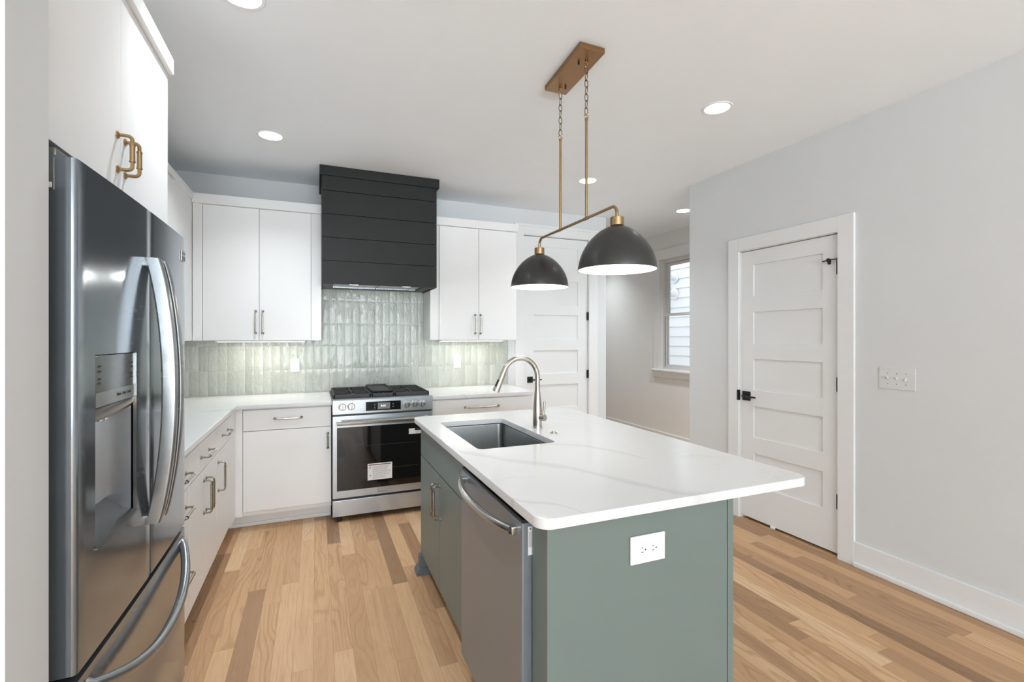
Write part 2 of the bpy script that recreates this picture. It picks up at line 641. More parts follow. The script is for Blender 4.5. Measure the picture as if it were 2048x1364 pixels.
def text_mesh(txt, size, name, mat, parent, origin, right, up, depth=0.0004, align='CENTER'):
    cu = bpy.data.curves.new('t', 'FONT')
    cu.body = txt
    cu.size = size
    cu.align_x = align
    cu.align_y = 'CENTER'
    cu.extrude = depth
    to = bpy.data.objects.new('t', cu)
    C.objects.link(to)
    bpy.context.view_layer.update()
    me = bpy.data.meshes.new_from_object(to)
    bpy.data.objects.remove(to)
    r = Vector(right).normalized()
    u = Vector(up).normalized()
    n = r.cross(u)
    b = B()
    b.bm.from_mesh(me)
    bpy.data.meshes.remove(me)
    mt = Matrix(((r.x, u.x, n.x, origin[0]), (r.y, u.y, n.y, origin[1]), (r.z, u.z, n.z, origin[2]), (0, 0, 0, 1)))
    bmesh.ops.transform(b.bm, matrix=mt, verts=b.bm.verts)
    return b.build(name, mat, parent, smooth=False)


def bar_pull(c, along, out, length, parent, mat='pull', proj=0.036, r=0.0048, rg=0.0062, name='handle'):
    """knurled bar pull: rosettes, bent posts, thicker grip"""
    c = Vector(c); al = Vector(along).normalized(); ou = Vector(out).normalized()
    h = length / 2
    rb = 0.012
    path = [c - al * h]
    path.append(c - al * h + ou * (proj - rb))
    for i in range(1, 6):
        t = i / 6 * PI / 2
        path.append(c - al * (h - rb + rb * math.cos(t)) + ou * (proj - rb + rb * math.sin(t)))
    path.append(c - al * (h - rb) + ou * proj)
    back = [c + al * (2 * (al.dot(c - p))) + (p - c) for p in reversed(path)]
    pts = path + back
    b = B()
    b.tube(pts, r, 10)
    b.tube([c - al * (h - 0.024) + ou * proj, c + al * (h - 0.024) + ou * proj], rg, 14)
    for sg in (-1, 1):
        e = c + al * (h - 0.026) * sg + ou * proj
        b.tube([e - al * 0.002, e + al * 0.002], rg * 1.18, 14)
        b.lathe([(0.0, 0), (r * 2.1, 0), (r * 2.1, 0.003), (r * 1.5, 0.005), (r, 0.007)], c + al * h * sg, tuple(ou), 16)
    return b.build(name, mat, parent)


# ================================================================== THE ROOM
H = ZC
CANS = [(-0.27, 2.125), (-0.28, 3.53), (2.17, 2.11), (2.15, 3.51), (3.60, 3.96)]
CANS_REAR = [(3.6, 6.1)]  # unseen downlight added to brighten the hallway
CAN_R = 0.072

b = B()
b.box(XFAR - .2, 4.3, YR - .2, 9.0, -0.06, 0.0)
struct(b.build('floor', 'floor', smooth=False))

b = B()
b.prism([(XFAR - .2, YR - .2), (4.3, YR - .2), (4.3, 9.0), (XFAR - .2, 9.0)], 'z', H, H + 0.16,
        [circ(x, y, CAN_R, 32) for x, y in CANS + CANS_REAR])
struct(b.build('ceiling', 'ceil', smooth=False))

# back wall (opening for the tall door at x 2.005..2.795)
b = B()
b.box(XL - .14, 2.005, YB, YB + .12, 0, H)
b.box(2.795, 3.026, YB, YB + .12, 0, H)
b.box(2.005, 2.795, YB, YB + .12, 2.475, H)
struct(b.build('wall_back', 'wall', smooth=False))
# closet behind the tall door so no light leaks round it
b = B()
b.box(1.9, 3.026, YB + .5, YB + .6, 0, H)
b.box(2.906, 3.026, YB + .12, 9.0, 0, H)
b.box(1.8, 1.9, YB + .12, YB + .6, 0, H)
struct(b.build('wall_closet', 'hall_wall', smooth=False))
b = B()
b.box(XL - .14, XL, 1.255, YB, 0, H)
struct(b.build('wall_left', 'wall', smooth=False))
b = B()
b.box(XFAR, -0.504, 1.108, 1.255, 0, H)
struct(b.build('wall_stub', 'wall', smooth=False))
# right wall with door opening y 1.985..2.745
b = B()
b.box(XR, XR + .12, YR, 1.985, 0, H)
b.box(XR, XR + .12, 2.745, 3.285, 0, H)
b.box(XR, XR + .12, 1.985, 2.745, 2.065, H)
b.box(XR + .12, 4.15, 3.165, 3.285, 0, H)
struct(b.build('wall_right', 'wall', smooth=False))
b = B()
b.box(XR + .8, XR + .9, 1.0, 3.165, 0, H)
b.box(XR + .12, XR + .8, 1.0, 1.1, 0, H)
struct(b.build('wall_pantry', 'hall_wall', smooth=False))
# hallway wall with window y 3.95..4.991
XW, WY0, WY1, WZ0, WZ1 = 4.15, 4.02, 4.991, 0.985, 2.40
b = B()
b.box(XW, XW + .14, 3.165, WY0, 0, H)
b.box(XW, XW + .14, WY1, 9.0, 0, H)
b.box(XW, XW + .14, WY0, WY1, 0, WZ0)
b.box(XW, XW + .14, WY0, WY1, WZ1, H)
struct(b.build('wall_hall', 'hall_wall', smooth=False))
b = B()
b.box(2.9, XW + .14, 8.9, 9.0, 0, H)
struct(b.build('wall_hall_end', 'hall_wall', smooth=False))
# rear wall with windows, far left wall
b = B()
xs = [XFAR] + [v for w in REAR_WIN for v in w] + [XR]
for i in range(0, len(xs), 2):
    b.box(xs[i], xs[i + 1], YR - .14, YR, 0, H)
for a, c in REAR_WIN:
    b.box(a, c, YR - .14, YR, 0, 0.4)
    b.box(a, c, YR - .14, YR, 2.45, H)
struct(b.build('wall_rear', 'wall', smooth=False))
b = B()
b.box(XFAR - .14, XFAR, YR - .14, 1.255, 0, H)
struct(b.build('wall_far_left', 'wall', smooth=False))

# baseboards with shoe moulding
def baseboard_x(name, x, y0, y1, d, mat='trim', h=0.148):
    b = B()
    b.box(min(x, x + d * .016), max(x, x + d * .016), y0, y1, 0, h, 0.003)
    b.box(min(x + d * .016, x + d * .030), max(x + d * .016, x + d * .030), y0, y1, 0, 0.03, 0.006)
    return struct(b.build(name, mat))

baseboard_x('baseboard_right', XR, YR, 1.887, -1)
baseboard_x('baseboard_right_far', XR, 2.862, 3.285, -1)
baseboard_x('baseboard_hall', XW, 3.285, 8.9, -1, 'hall_wall', 0.17)
b = B()
b.box(2.915, 3.026, YB - .016, YB, 0, 0.148, 0.003)
struct(b.build('baseboard_back', 'trim'))
b = B()
b.box(-0.504, -0.488, 1.108, 1.255, 0, 0.148, 0.003)
b.box(XFAR, -0.488, 1.092, 1.108, 0, 0.148, 0.003)
struct(b.build('baseboard_stub', 'trim'))

# exterior ground
b = B()
b.box(4.4, 14, -2, 20, -0.75, -0.7)
struct(b.build('ground', 'grass', smooth=False))


# ------------------------------------------------------------------ panel doors
def panel_slab(axis, face, depth_dir, u0, u1, z0, z1, panels, stile=0.0):
    """axis 'x': slab lies in the plane x=face, u is y; depth_dir: +1/-1 direction away from the room"""
    b = B()
    pu0, pu1 = panels[0][0], panels[0][1]
    t, rec = 0.035, 0.011
    def bx(a0, a1, d0, d1, c0, c1, bev=0.0015):
        d0, d1 = sorted((face + depth_dir * d0, face + depth_dir * d1))
        if axis == 'x':
            b.box(d0, d1, a0, a1, c0, c1, bev)
        else:
            b.box(a0, a1, d0, d1, c0, c1, bev)
    bx(u0, pu0, 0, t, z0, z1)
    bx(pu1, u1, 0, t, z0, z1)
    zs = sorted([(p[2], p[3]) for p in panels])
    last = z0
    for c0, c1 in zs:
        bx(pu0 - .001, pu1 + .001, 0, t, last, c0)
        last = c1
    bx(pu0 - .001, pu1 + .001, 0, t, last, z1)
    bx(pu0 - .002, pu1 + .002, rec, t - 0.006, z0 + 0.02, z1 - 0.02, 0)
    return b


def lever_set(parent, axis, face, d, u, z, toward, rose=0.064):
    b = B()
    f0, f1 = sorted((face, face + d * 0.009))
    g = 0.0
    def bx(a0, a1, d0, d1, c0, c1, bev):
        d0, d1 = sorted((face + d * d0, face + d * d1))
        if axis == 'x':
            b.box(d0, d1, a0, a1, c0, c1, bev)
        else:
            b.box(a0, a1, d0, d1, c0, c1, bev)
    bx(u - rose / 2, u + rose / 2, 0, 0.009, z - rose / 2, z + rose / 2, 0.002)
    r = b.build('rosette', 'black_metal', parent)
    b = B()
    def P(a, dd, zz):
        return (face + d * dd, a, zz) if axis == 'x' else (a, face + d * dd, zz)
    b.tube([P(u, 0.008, z), P(u, 0.045, z)], 0.010, 14)
    b.tube([P(u, 0.045, z), P(u + toward * 0.02, 0.048, z), P(u + toward * 0.115, 0.048, z)], [0.008, 0.0085, 0.0065], 12)
    b.build('lever', 'black_metal', parent)
    return r


# door_1: five-panel door in the right wall, slab flush with the wall face
DX = 3.064
d1 = sroot('door_1', (DX, 2.365, 0.02))
panels = [(2.097, 2.628, a, c) for a, c in ((0.281, 0.518), (0.643, 0.876), (0.998, 1.233), (1.350, 1.590), (1.709, 1.947))]
panel_slab('x', DX, 1, 1.990, 2.7415, 0.022, 2.055, panels).build('door_slab', 'trim', d1)
lever_set(d1, 'x', DX, -1, 2.687, 0.948, -1, 0.070)
b = B()
b.box(3.036, 3.0385, 2.7435, 2.757, 0.910, 0.990, 0.001)
b.box(3.0385, 3.075, 2.7430, 2.7445, 0.910, 0.990, 0)
b.build('strike_plate', 'black_metal', d1)
for z0, z1 in ((1.798, 1.890), (1.053, 1.144), (0.309, 0.40)):
    b = B()
    b.tube([(3.054, 1.990, z0), (3.054, 1.990, z1)], 0.0085, 12)
    b.box(3.056, 3.0635, 1.991, 2.004, z0, z1, 0.001)
    h = b.build('hinge', 'black_metal', d1)
    if z0 > 1.7:
        b = B()
        b.tube([(3.054, 1.990, z1), (3.054, 1.990, z1 + 0.012)], 0.0075, 12)
        b.tube([(3.050, 1.992, z1 + .004), (3.035, 2.025, z1 + .004), (3.022, 2.070, z1 - .004)], 0.0038, 8)
        b.lathe([(0, -.008), (.012, -.008), (.013, .004), (.007, .010), (0, .010)], (3.034, 2.040, z1 + .002), (-.4, .9, .1), 14)
        b.tube([(3.036, 2.032, z1), (3.052, 2.045, z1 - .018)], 0.009, 10)
        b.build('hinge_pin_stop', 'black_metal', h)
b = B()
b.box(3.050, 3.0635, 2.44, 2.475, 0.010, 0.030, 0.004)
b.build('door_bottom_clip', 'plastic', d1)

# door_2: tall six-panel door in the back wall
d2 = sroot('door_2', (2.40, 4.60, 0.016))
DY = 4.557
panels = [(2.132, 2.667, a, c) for a, c in ((0.262, 0.518), (0.641, 0.889), (1.009, 1.256), (1.378, 1.637), (1.742, 2.000), (2.098, 2.363))]
panel_slab('y', DY, 1, 2.0095, 2.7865, 0.016, 2.464, panels).build('door_slab', 'trim', d2)
lever_set(d2, 'y', DY, -1, 2.085, 0.950, 1)
for z0, z1 in ((2.20, 2.29), (1.585, 1.675), (0.946, 1.036), (0.30, 0.39)):
    b = B()
    b.tube([(2.788, 4.545, z0), (2.788, 4.545, z1)], 0.0085, 12)
    b.box(2.774, 2.786, 4.549, 4.556, z0, z1, 0.001)
    b.build('hinge', 'black_metal', d2)

# casings and jambs
def casing_x(name, x, d, y0, y1, ztop, w, head, mat='trim'):
    b = B()
    x0, x1 = sorted((x, x + d * 0.018))
    b.box(x0, x1, y0 - w, y0, 0, ztop + head, 0.002)
    b.box(x0, x1, y1, y1 + w, 0, ztop + head, 0.002)
    b.box(x0, x1, y0, y1, ztop, ztop + head, 0.002)
    j0, j1 = sorted((x, x - d * 0.12))
    b.box(j0, j1, y0 - .001, y0 + 0.004, 0, ztop, 0)
    b.box(j0, j1, y1 - 0.004, y1 + .001, 0, ztop, 0)
    b.box(j0, j1, y0, y1, ztop - 0.004, ztop + .001, 0)
    # stop behind the slab
    s0, s1 = sorted((x - d * 0.044, x - d * 0.056))
    b.box(s0, s1, y0, y0 + .016, 0, ztop, 0)
    b.box(s0, s1, y1 - .016, y1, 0, ztop, 0)
    b.box(s0, s1, y0, y1, ztop - .016, ztop, 0)
    return struct(b.build(name, mat))

casing_x('trim_1', XR, -1, 1.985, 2.745, 2.064, 0.098, 0.10)
b = B()
y = YB
b.box(1.91, 2.005, y - .018, y, 0.0, 2.56, 0.002)
b.box(2.795, 2.905, y - .018, y, 0, 2.56, 0.002)
b.box(2.005, 2.795, y - .018, y, 2.475, 2.56, 0.002)
b.box(1.90, 2.915, y - .022, y, 2.56, 2.585, 0.002)
b.box(2.003, 2.009, y, y + .12, 0, 2.475)
b.box(2.791, 2.797, y, y + .12, 0, 2.475)
b.box(2.005, 2.795, y, y + .12, 2.470, 2.477)
b.box(2.005, 2.02, y + .044, y + .056, 0, 2.47)
b.box(2.78, 2.795, y + .044, y + .056, 0, 2.47)
b.box(2.005, 2.795, y + .044, y + .056, 2.455, 2.47)
struct(b.build('trim_2', 'trim'))

# window_1 in the hallway wall
b = B()
cx0, cx1 = XW - 0.018, XW
b.box(cx0, cx1, WY1, WY1 + .11, WZ0 - .02, WZ1 + .0, 0.002)
b.box(cx0, cx1, WY0 - .11, WY0, WZ0 - .02, WZ1 + .0, 0.002)
b.box(cx0, cx1, WY0 - .11, WY1 + .11, WZ1, WZ1 + .13, 0.002)
b.box(cx0 - .03, XW + .06, WY0 - .13, WY1 + .13, WZ0 - .028, WZ0 - .004, 0.004)
b.box(cx0 - .004, cx1, WY0 - .11, WY1 + .14, WZ0 - .105, WZ0 - .028, 0.002)
b.box(XW, XW + .075, WY1 - .004, WY1 + .002, WZ0, WZ1)
b.box(XW, XW + .075, WY0 - .002, WY0 + .004, WZ0, WZ1)
b.box(XW, XW + .075, WY0, WY1, WZ1 - .004, WZ1 + .002)
struct(b.build('trim_3', 'hall_wall'))
win = sroot('window_1', (XW + .08, (WY0 + WY1) / 2, WZ0))
fx0, fx1 = XW + .045, XW + .125
b = B()
fw = 0.036
b.box(fx0, fx1, WY0 + .004, WY0 + fw, WZ0 - .003, WZ1 - .004, 0.003)
b.box(fx0, fx1, WY1 - fw, WY1 - .004, WZ0 - .003, WZ1 - .004, 0.003)
b.box(fx0, fx1, WY0 + fw, WY1 - fw, WZ1 - fw - .004, WZ1 - .004, 0.003)
b.box(fx0, fx1, WY0 + fw, WY1 - fw, WZ0 - .003, WZ0 + .03, 0.003)
b.build('window_frame', 'vinyl', win)
def sash(x0, x1, z0, z1, sw=0.034):
    b = B()
    ya, yb = WY0 + fw, WY1 - fw
    b.box(x0, x1, ya, ya + sw, z0, z1, 0.003)
    b.box(x0, x1, yb - sw, yb, z0, z1, 0.003)
    b.box(x0, x1, ya + sw, yb - sw, z1 - sw, z1, 0.003)
    b.box(x0, x1, ya + sw, yb - sw, z0, z0 + sw, 0.003)
    s = b.build('sash', 'vinyl', win)
    g = B()
    xm = (x0 + x1) / 2
    g.box(xm - .002, xm + .002, ya + sw - .004, yb - sw + .004, z0 + sw - .004, z1 - sw + .004)
    g.build('pane', 'glass', s)
    return s
sash(fx0 + .042, fx0 + .07, 1.675, WZ1 - fw - .006)
ls = sash(fx0 + .008, fx0 + .036, WZ0 + .028, 1.705)
b = B()
b.box(fx0 + .005, fx0 + .0085, WY1 - fw - .006, WY1 - fw + .001, WZ0 + .03, 1.67)
b.build('weather_strip', 'gasket', ls)
b = B()
b.box(fx0 + .002, fx0 + .028, 4.44, 4.52, 1.705, 1.716, 0.004)
b.build('sash_lock', 'vinyl', ls)

# neighbouring house outside the window
house = thing('house', 'white lap-sided house wall seen through the hallway window', 'house', (6.25, 7.0, -0.72))
b = B()
ex = 0.178
z = -0.72
while z < 6.0:
    b.prism([(6.2, z), (6.2 + .022, z), (6.235, z + ex + .03), (6.225, z + ex + .03)], 'y', 0.0, 16.0)
    z += ex
b.box(6.236, 6.4, 0.0, 16.0, -0.72, 6.0)
b.build('lap_siding', 'siding', house, smooth=False)
for z in (2.51, 2.205):
    b = B()
    c = Vector((6.2, 7.05, z))
    b.lathe([(0, 0), (.105, 0), (.105, .012), (.085, .02), (.0, .02)], c, (-1, 0, 0), 24)
    pts = [c]
    for i in range(0, 9):
        t = i / 8 * PI * 0.42
        pts.append(c + Vector((-0.09 - 0.16 * math.sin(t), -0.05 * math.sin(t), -0.16 * (1 - math.cos(t)))))
    pts.append(pts[-1] + (pts[-1] - pts[-2]) * 1.2)
    b.tube(pts, 0.058, 18)
    b.build('vent_pipe', 'pvc', house)

# ------------------------------------------------------------------ backsplash tile
def backsplash():
    tw, th, gap = 0.0662, 0.2035, 0.0026
    b = B()
    b.box(XL + .002, 1.831, 4.542, YB - .0015, 0.914, 1.84)
    root = thing('tile_backsplash', 'sage green glazed tile wall between counter and upper cabinets', 'backsplash', (0.33, 4.545, 0.914))
    b.build('grout', 'grout', root, smooth=False)
    bm = bmesh.new()
    lay = bm.verts.layers.float_vector.new('tile')
    nx = int((1.831 - XL) / tw) + 1
    zrows = [(0.914, 1.1165)] + [(1.1165 + i * th, 1.1165 + (i + 1) * th) for i in range(4)]
    nu, nv = 5, 12
    for i in range(nx):
        x0 = 1.831 - (i + 1) * tw
        x1 = x0 + tw
        x0 = max(x0, XL + .002)
        if x1 - x0 < 0.01:
            continue
        for (z0, z1) in zrows:
            z1c = min(z1, 1.838)
            if z1c - z0 < 0.01:
                continue
            ta, tb = random.uniform(-.016, .016), random.uniform(-.007, .007)
            bow = random.uniform(0.0, .0009)
            r = (random.random(), random.random(), random.random())
            ph = random.uniform(0, 6)
            vs = []
            for u in range(nu + 1):
                colv = []
                for v in range(nv + 1):
                    fu, fv = u / nu, v / nv
                    xx = x0 + gap / 2 + (x1 - x0 - gap) * fu
                    zz = z0 + gap / 2 + (z1c - z0 - gap) * fv
                    edge = min(fu, 1 - fu, (fv if fv < .5 else 1 - fv) * 3)
                    drop = 0.0012 * max(0, 1 - edge * 6) ** 2
                    yy = 4.5385 - bow * (1 - (2 * fu - 1) ** 2) + ta * (fu - .5) * tw + tb * (fv - .5) * th + drop
                    yy += 0.0005 * math.sin(fv * 9 + ph) * math.sin(fu * 4 + ph * 2)
                    q = bm.verts.new((xx, yy, zz))
                    q[lay] = r
                    colv.append(q)
                vs.append(colv)
            for u in range(nu):
                for v in range(nv):
                    bm.faces.new((vs[u][v], vs[u + 1][v], vs[u + 1][v + 1], vs[u][v + 1]))
            ring = [vs[u][0] for u in range(nu + 1)] + [vs[nu][v] for v in range(1, nv + 1)] + \
                   [vs[u][nv] for u in range(nu - 1, -1, -1)] + [vs[0][v] for v in range(nv - 1, 0, -1)]
            back = []
            for q in ring:
                w = bm.verts.new((q.co.x, 4.5425, q.co.z))
                w[lay] = r
                back.append(w)
            for k in range(len(ring)):
                bm.faces.new((ring[(k + 1) % len(ring)], ring[k], back[k], back[(k + 1) % len(ring)]))
    bb = B()
    bb.bm.free()
    bb.bm = bm
    bb.build('tile_field', 'tile', root, angle=50)


backsplash()

# ------------------------------------------------------------------ upper cabinets
def crown(b, x0, x1, y0, y1, z0, z1):
    b.box(x0, x1, y0, y1, z0, z1, 0.002)


UZ0, UZ1, UC = 1.372, 2.410, 2.485
# back wall, left of the hood
uc = thing('upper_cabinet', 'white two-door upper cabinet left of the black hood', 'cabinet', (-0.40, 4.39, UZ0))
b = B()
b.box(-0.862, 0.0405, 4.245, 4.533, UZ0, UC - .004)
b.box(-0.862, -0.798, 4.226, 4.245, UZ0, UC - .01, 0.0015)
b.box(-0.036, 0.0405, 4.238, 4.245, UZ0, UC - .01, 0.0015)
b.build('body', 'cab', uc)
for x0, x1, hx in ((-0.795, -0.4165, -0.44), (-0.4135, -0.040, -0.39)):
    b = B()
    b.box(x0, x1, 4.225, 4.2445, UZ0 + .002, UZ1, 0.0015)
    d = b.build('door', 'cab', uc)
    bar_pull((hx, 4.225, 1.517), (0, 0, 1), (0, -1, 0), 0.172, d)
b = B()
crown(b, -0.862, 0.0405, 4.200, 4.244, UZ1 + .002, UC)
b.build('crown_trim', 'cab', uc)
# back wall, right of the hood
uc = thing('upper_cabinet', 'white two-door upper cabinet between the black hood and the tall door', 'cabinet', (1.37, 4.39, UZ0))
b = B()
b.box(0.9515, 1.798, 4.245, 4.533, UZ0, UC - .004)
b.box(0.9515, 1.029, 4.238, 4.245, UZ0, UC - .01, 0.0015)
b.build('body', 'cab', uc)
for x0, x1, hx in ((1.033, 1.4065, 1.372), (1.4095, 1.784, 1.423)):
    b = B()
    b.box(x0, x1, 4.225, 4.2445, UZ0 + .002, UZ1, 0.0015)
    d = b.build('door', 'cab', uc)
    bar_pull((hx, 4.225, 1.519), (0, 0, 1), (0, -1, 0), 0.172, d)
b = B()
crown(b, 0.9515, 1.800, 4.200, 4.244, UZ1 + .002, UC)
b.build('crown_trim', 'cab', uc)
# left wall uppers
uc = thing('upper_cabinet', 'white upper cabinet on the left wall behind the refrigerator cabinet', 'cabinet', (-1.02, 3.2, UZ0))
b = B()
b.box(XL + .002, -0.882, 2.237, 4.532, UZ0, UC - .004)
b.box(-0.882, -0.864, 3.742, 4.2255, UZ0, UC - .01, 0.0015)
b.build('body', 'cab', uc)
for y0, y1 in ((2.238, 2.985), (2.988, 3.738)):
    b = B()
    b.box(-0.8815, -0.862, y0, y1, UZ0 + .002, UZ1 + .02, 0.0015)
    d = b.build('door', 'cab', uc)
    bar_pull((-0.862, (y1 - .03 if y0 < 2.5 else y0 + .03), 1.517), (0, 0, 1), (1, 0, 0), 0.172, d)
b = B()
crown(b, -0.8815, -0.850, 2.237, 4.199, UZ1 + .03, UC)
b.build('crown_trim', 'cab', uc)
# over the refrigerator
uc = thing('refrigerator_cabinet', 'white deep cabinet with brass pulls above the refrigerator', 'cabinet', (-0.85, 1.74, 1.83))
b = B()
b.box(XL + .002, -0.556, 1.262, 2.222, 1.835, UC - .004)
b.build('body', 'cab', uc)
for y0, y1, hy in ((1.265, 1.7405, 1.712), (1.7435, 2.2205, 1.772)):
    b = B()
    b.box(-0.5555, -0.534, y0, y1, 1.80 if False else 1.828, UZ1 + .012, 0.0015)
    d = b.build('door', 'cab', uc)
    bar_pull((-0.534, hy, 1.938), (0, 0, 1), (1, 0, 0), 0.100, d, 'brass', 0.036, 0.0052, 0.0068)
b = B()
crown(b, -0.556, -0.515, 1.262, 2.224, UZ1 + .014, UC)
b.build('crown_trim', 'cab', uc)
pn = B()
pn.box(XL + .002, -0.556, 2.2225, 2.2345, 0.0, 1.834)
pn.build('side_panel', 'cab', uc)

# under-cabinet lights
for x0, x1, side in ((-0.72, -0.08, 'left'), (1.06, 1.68, 'right')):
    t = thing('under_cabinet_light', 'slim strip light under the upper cabinet %s of the range hood' % side, 'light', ((x0 + x1) / 2, 4.317, UZ0 - .012),
              'strip lights under the upper cabinets')
    b = B()
    b.box(x0, x1, 4.262, 4.372, UZ0 - .011, UZ0 - .0005, 0.002)
    b.build('housing', 'plastic', t)
    b = B()
    b.box(x0 + .01, x1 - .01, 4.29, 4.365, UZ0 - .0135, UZ0 - .0105, 0.001)
    b.build('diffuser', 'strip', t)
    area_light('strip_lamp', ((x0 + x1) / 2, 4.33, UZ0 - .016), (0, 0, 0), x1 - x0 - .03, 0.05, 1.5, (1.0, 0.94, 0.86), t)

# ------------------------------------------------------------------ range hood
hd = thing('range_hood', 'black shiplap range hood above the gas range', 'range hood', (0.496, 4.26, 1.82))
b = B()
b.box(0.049, 0.943, 4.00, 4.53, 1.845, 2.70)
b.build('hood_core', 'dark', hd)
b = B()
zs = [1.818, 2.000, 2.183, 2.367, 2.550, 2.700]
for z0, z1 in zip(zs[:-1], zs[1:]):
    g = 0.0018
    b.box(0.0415, 0.9505, 3.985, 4.001, z0 + (g if z0 > 1.82 else 0), z1 - g, 0.0012)
    b.box(0.0415, 0.0505, 4.001, 4.535, z0 + (g if z0 > 1.82 else 0), z1 - g, 0.0012)
    b.box(0.9415, 0.9505, 4.001, 4.535, z0 + (g if z0 > 1.82 else 0), z1 - g, 0.0012)
b.build('shiplap_body', 'hood', hd)
b = B()
b.box(0.025, 0.970, 3.968, 3.985, 2.664, 2.739, 0.0015)
b.box(0.025, 0.0415, 3.985, 4.54, 2.664, 2.739, 0.0015)
b.box(0.9535, 0.970, 3.985, 4.54, 2.664, 2.739, 0.0015)
b.build('crown_trim', 'hood', hd)
b = B()
b.prism([(0.051, 4.002), (0.941, 4.002), (0.941, 4.535), (0.051, 4.535)], 'z', 1.826, 1.844,
        [[(0.13, 4.06), (0.86, 4.06), (0.86, 4.44), (0.13, 4.44)]])
ins = b.build('liner', 'black', hd)
for x0, x1 in ((0.135, 0.492), (0.498, 0.855)):
    b = B()
    n = 16
    for i in range(n):
        yy = 4.065 + i * (0.37 / n)
        b.box(x0, x1, yy, yy + 0.37 / n - .004, 1.838, 1.8445, 0.002)
    b.box(x0, x1, 4.06, 4.065, 1.832, 1.8445)
    b.box(x0, x1, 4.435, 4.44, 1.832, 1.8445)
    b.build('filter', 'steel', hd)
for x in (0.285, 0.705):
    b = B()
    b.box(x - .035, x + .035, 4.012, 4.046, 1.8215, 1.8265, 0.002)
    b.build('lamp_lens', 'strip', hd)
    area_light('hood_lamp', (x, 4.03, 1.818), (math.radians(-24), 0, 0), 0.06, 0.03, 1.3, (1.0, 0.97, 0.92), hd)

# ------------------------------------------------------------------ base cabinets
BF = 3.87  # door face, back run
def shoe_y(b, x0, x1):
    b.box(x0, x1, 4.0, 4.02, 0.0, 0.1115)
    b.box(x0, x1, 3.985, 4.0, 0.0, 0.028, 0.006)

bc = thing('base_cabinet', 'white base cabinet with one drawer and one door left of the range', 'cabinet', (-0.22, 4.2, 0))
b = B()
b.box(-0.550, 0.108, 3.891, 4.53, 0.112, 0.882)
b.box(-0.550, -0.486, 3.872, 3.891, 0.112, 0.882, 0.0015)
b.build('body', 'cab', bc)
b = B()
shoe_y(b, -0.5895, 0.108)
b.build('toe_kick', 'cab', bc)
b = B()
b.box(-0.482, 0.105, BF, 3.8905, 0.724, 0.872, 0.0015)
d = b.build('drawer', 'cab', bc)
bar_pull((-0.19, BF, 0.803), (1, 0, 0), (0, -1, 0), 0.180, d)
b = B()
b.box(-0.482, 0.105, BF, 3.8905, 0.146, 0.719, 0.0015)
d = b.build('door', 'cab', bc)
bar_pull((0.081, BF, 0.615), (0, 0, 1), (0, -1, 0), 0.110, d)

bc = thing('base_cabinet', 'white base cabinet with a wide drawer between the range and the tall door', 'cabinet', (1.33, 4.2, 0))
b = B()
b.box(0.878, 1.800, 3.891, 4.53, 0.112, 0.882)
b.build('body', 'cab', bc)
b = B()
shoe_y(b, 0.878, 1.800)
b.build('toe_kick', 'cab', bc)
b = B()
b.box(0.884, 1.760, BF, 3.8905, 0.724, 0.872, 0.0015)
d = b.build('drawer', 'cab', bc)
bar_pull((1.318, BF, 0.803), (1, 0, 0), (0, -1, 0), 0.300, d)
for x0, x1, hx in ((0.884, 1.3205, 1.296), (1.3235, 1.760, 1.348)):
    b = B()
    b.box(x0, x1, BF, 3.8905, 0.146, 0.719, 0.0015)
    d = b.build('door', 'cab', bc)
    bar_pull((hx, BF, 0.615), (0, 0, 1), (0, -1, 0), 0.172, d)

# left run, fronts on x = LF
LF = -0.53
def left_cab(label, y0, y1, drawers, doors, yb1=None):
    t = thing('base_cabinet', label, 'cabinet', (-0.84, (y0 + y1) / 2, 0))
    b = B()
    b.box(XL + .002, LF - .021, y0, yb1 or y1, 0.112, 0.882)
    if yb1:
        b.box(LF - .0205, LF - .002, y1, 3.868, 0.112, 0.882, 0.0015)
    b.build('body', 'cab', t)
    b = B()
    b.box(-0.62, -0.604, y0, (3.985 if yb1 else y1), 0, 0.112)
    b.box(-0.604, -0.590, y0, (4.02 if yb1 else y1), 0, 0.028, 0.006)
    b.build('toe_kick', 'cab', t)
    for a0, a1, z0, z1, ln in drawers:
        b = B()
        b.box(LF - .0205, LF, a0 + .0015, a1 - .0015, z0, z1, 0.0015)
        d = b.build('drawer', 'cab', t)
        bar_pull((LF, (a0 + a1) / 2, (z0 + z1) / 2 if z1 - z0 < .2 else z1 - .07), (0, 1, 0), (1, 0, 0), ln, d)
    for a0, a1, z0, z1, hy in doors:
        b = B()
        b.box(LF - .0205, LF, a0 + .0015, a1 - .0015, z0, z1, 0.0015)
        d = b.build('door', 'cab', t)
        bar_pull((LF, hy, 0.585), (0, 0, 1), (1, 0, 0), 0.165, d)
    return t

left_cab('white drawer-bank base cabinet beside the refrigerator', 2.236, 2.538,
         [(2.240, 2.538, 0.728, 0.872, 0.165), (2.240, 2.538, 0.44, 0.722, 0.165), (2.240, 2.538, 0.146, 0.435, 0.165)], [])
left_cab('white two-door base cabinet in the middle of the left run', 2.539, 3.187,
         [(2.540, 3.187, 0.728, 0.872, 0.185)], [(2.540, 2.8635, 0.146, 0.722, 2.835), (2.8635, 3.187, 0.146, 0.722, 2.892)])
left_cab('white one-door base cabinet of the left run in the corner', 3.188, 3.70,
         [(3.189, 3.70, 0.728, 0.872, 0.185)], [(3.189, 3.70, 0.146, 0.722, 3.222)], 4.53)

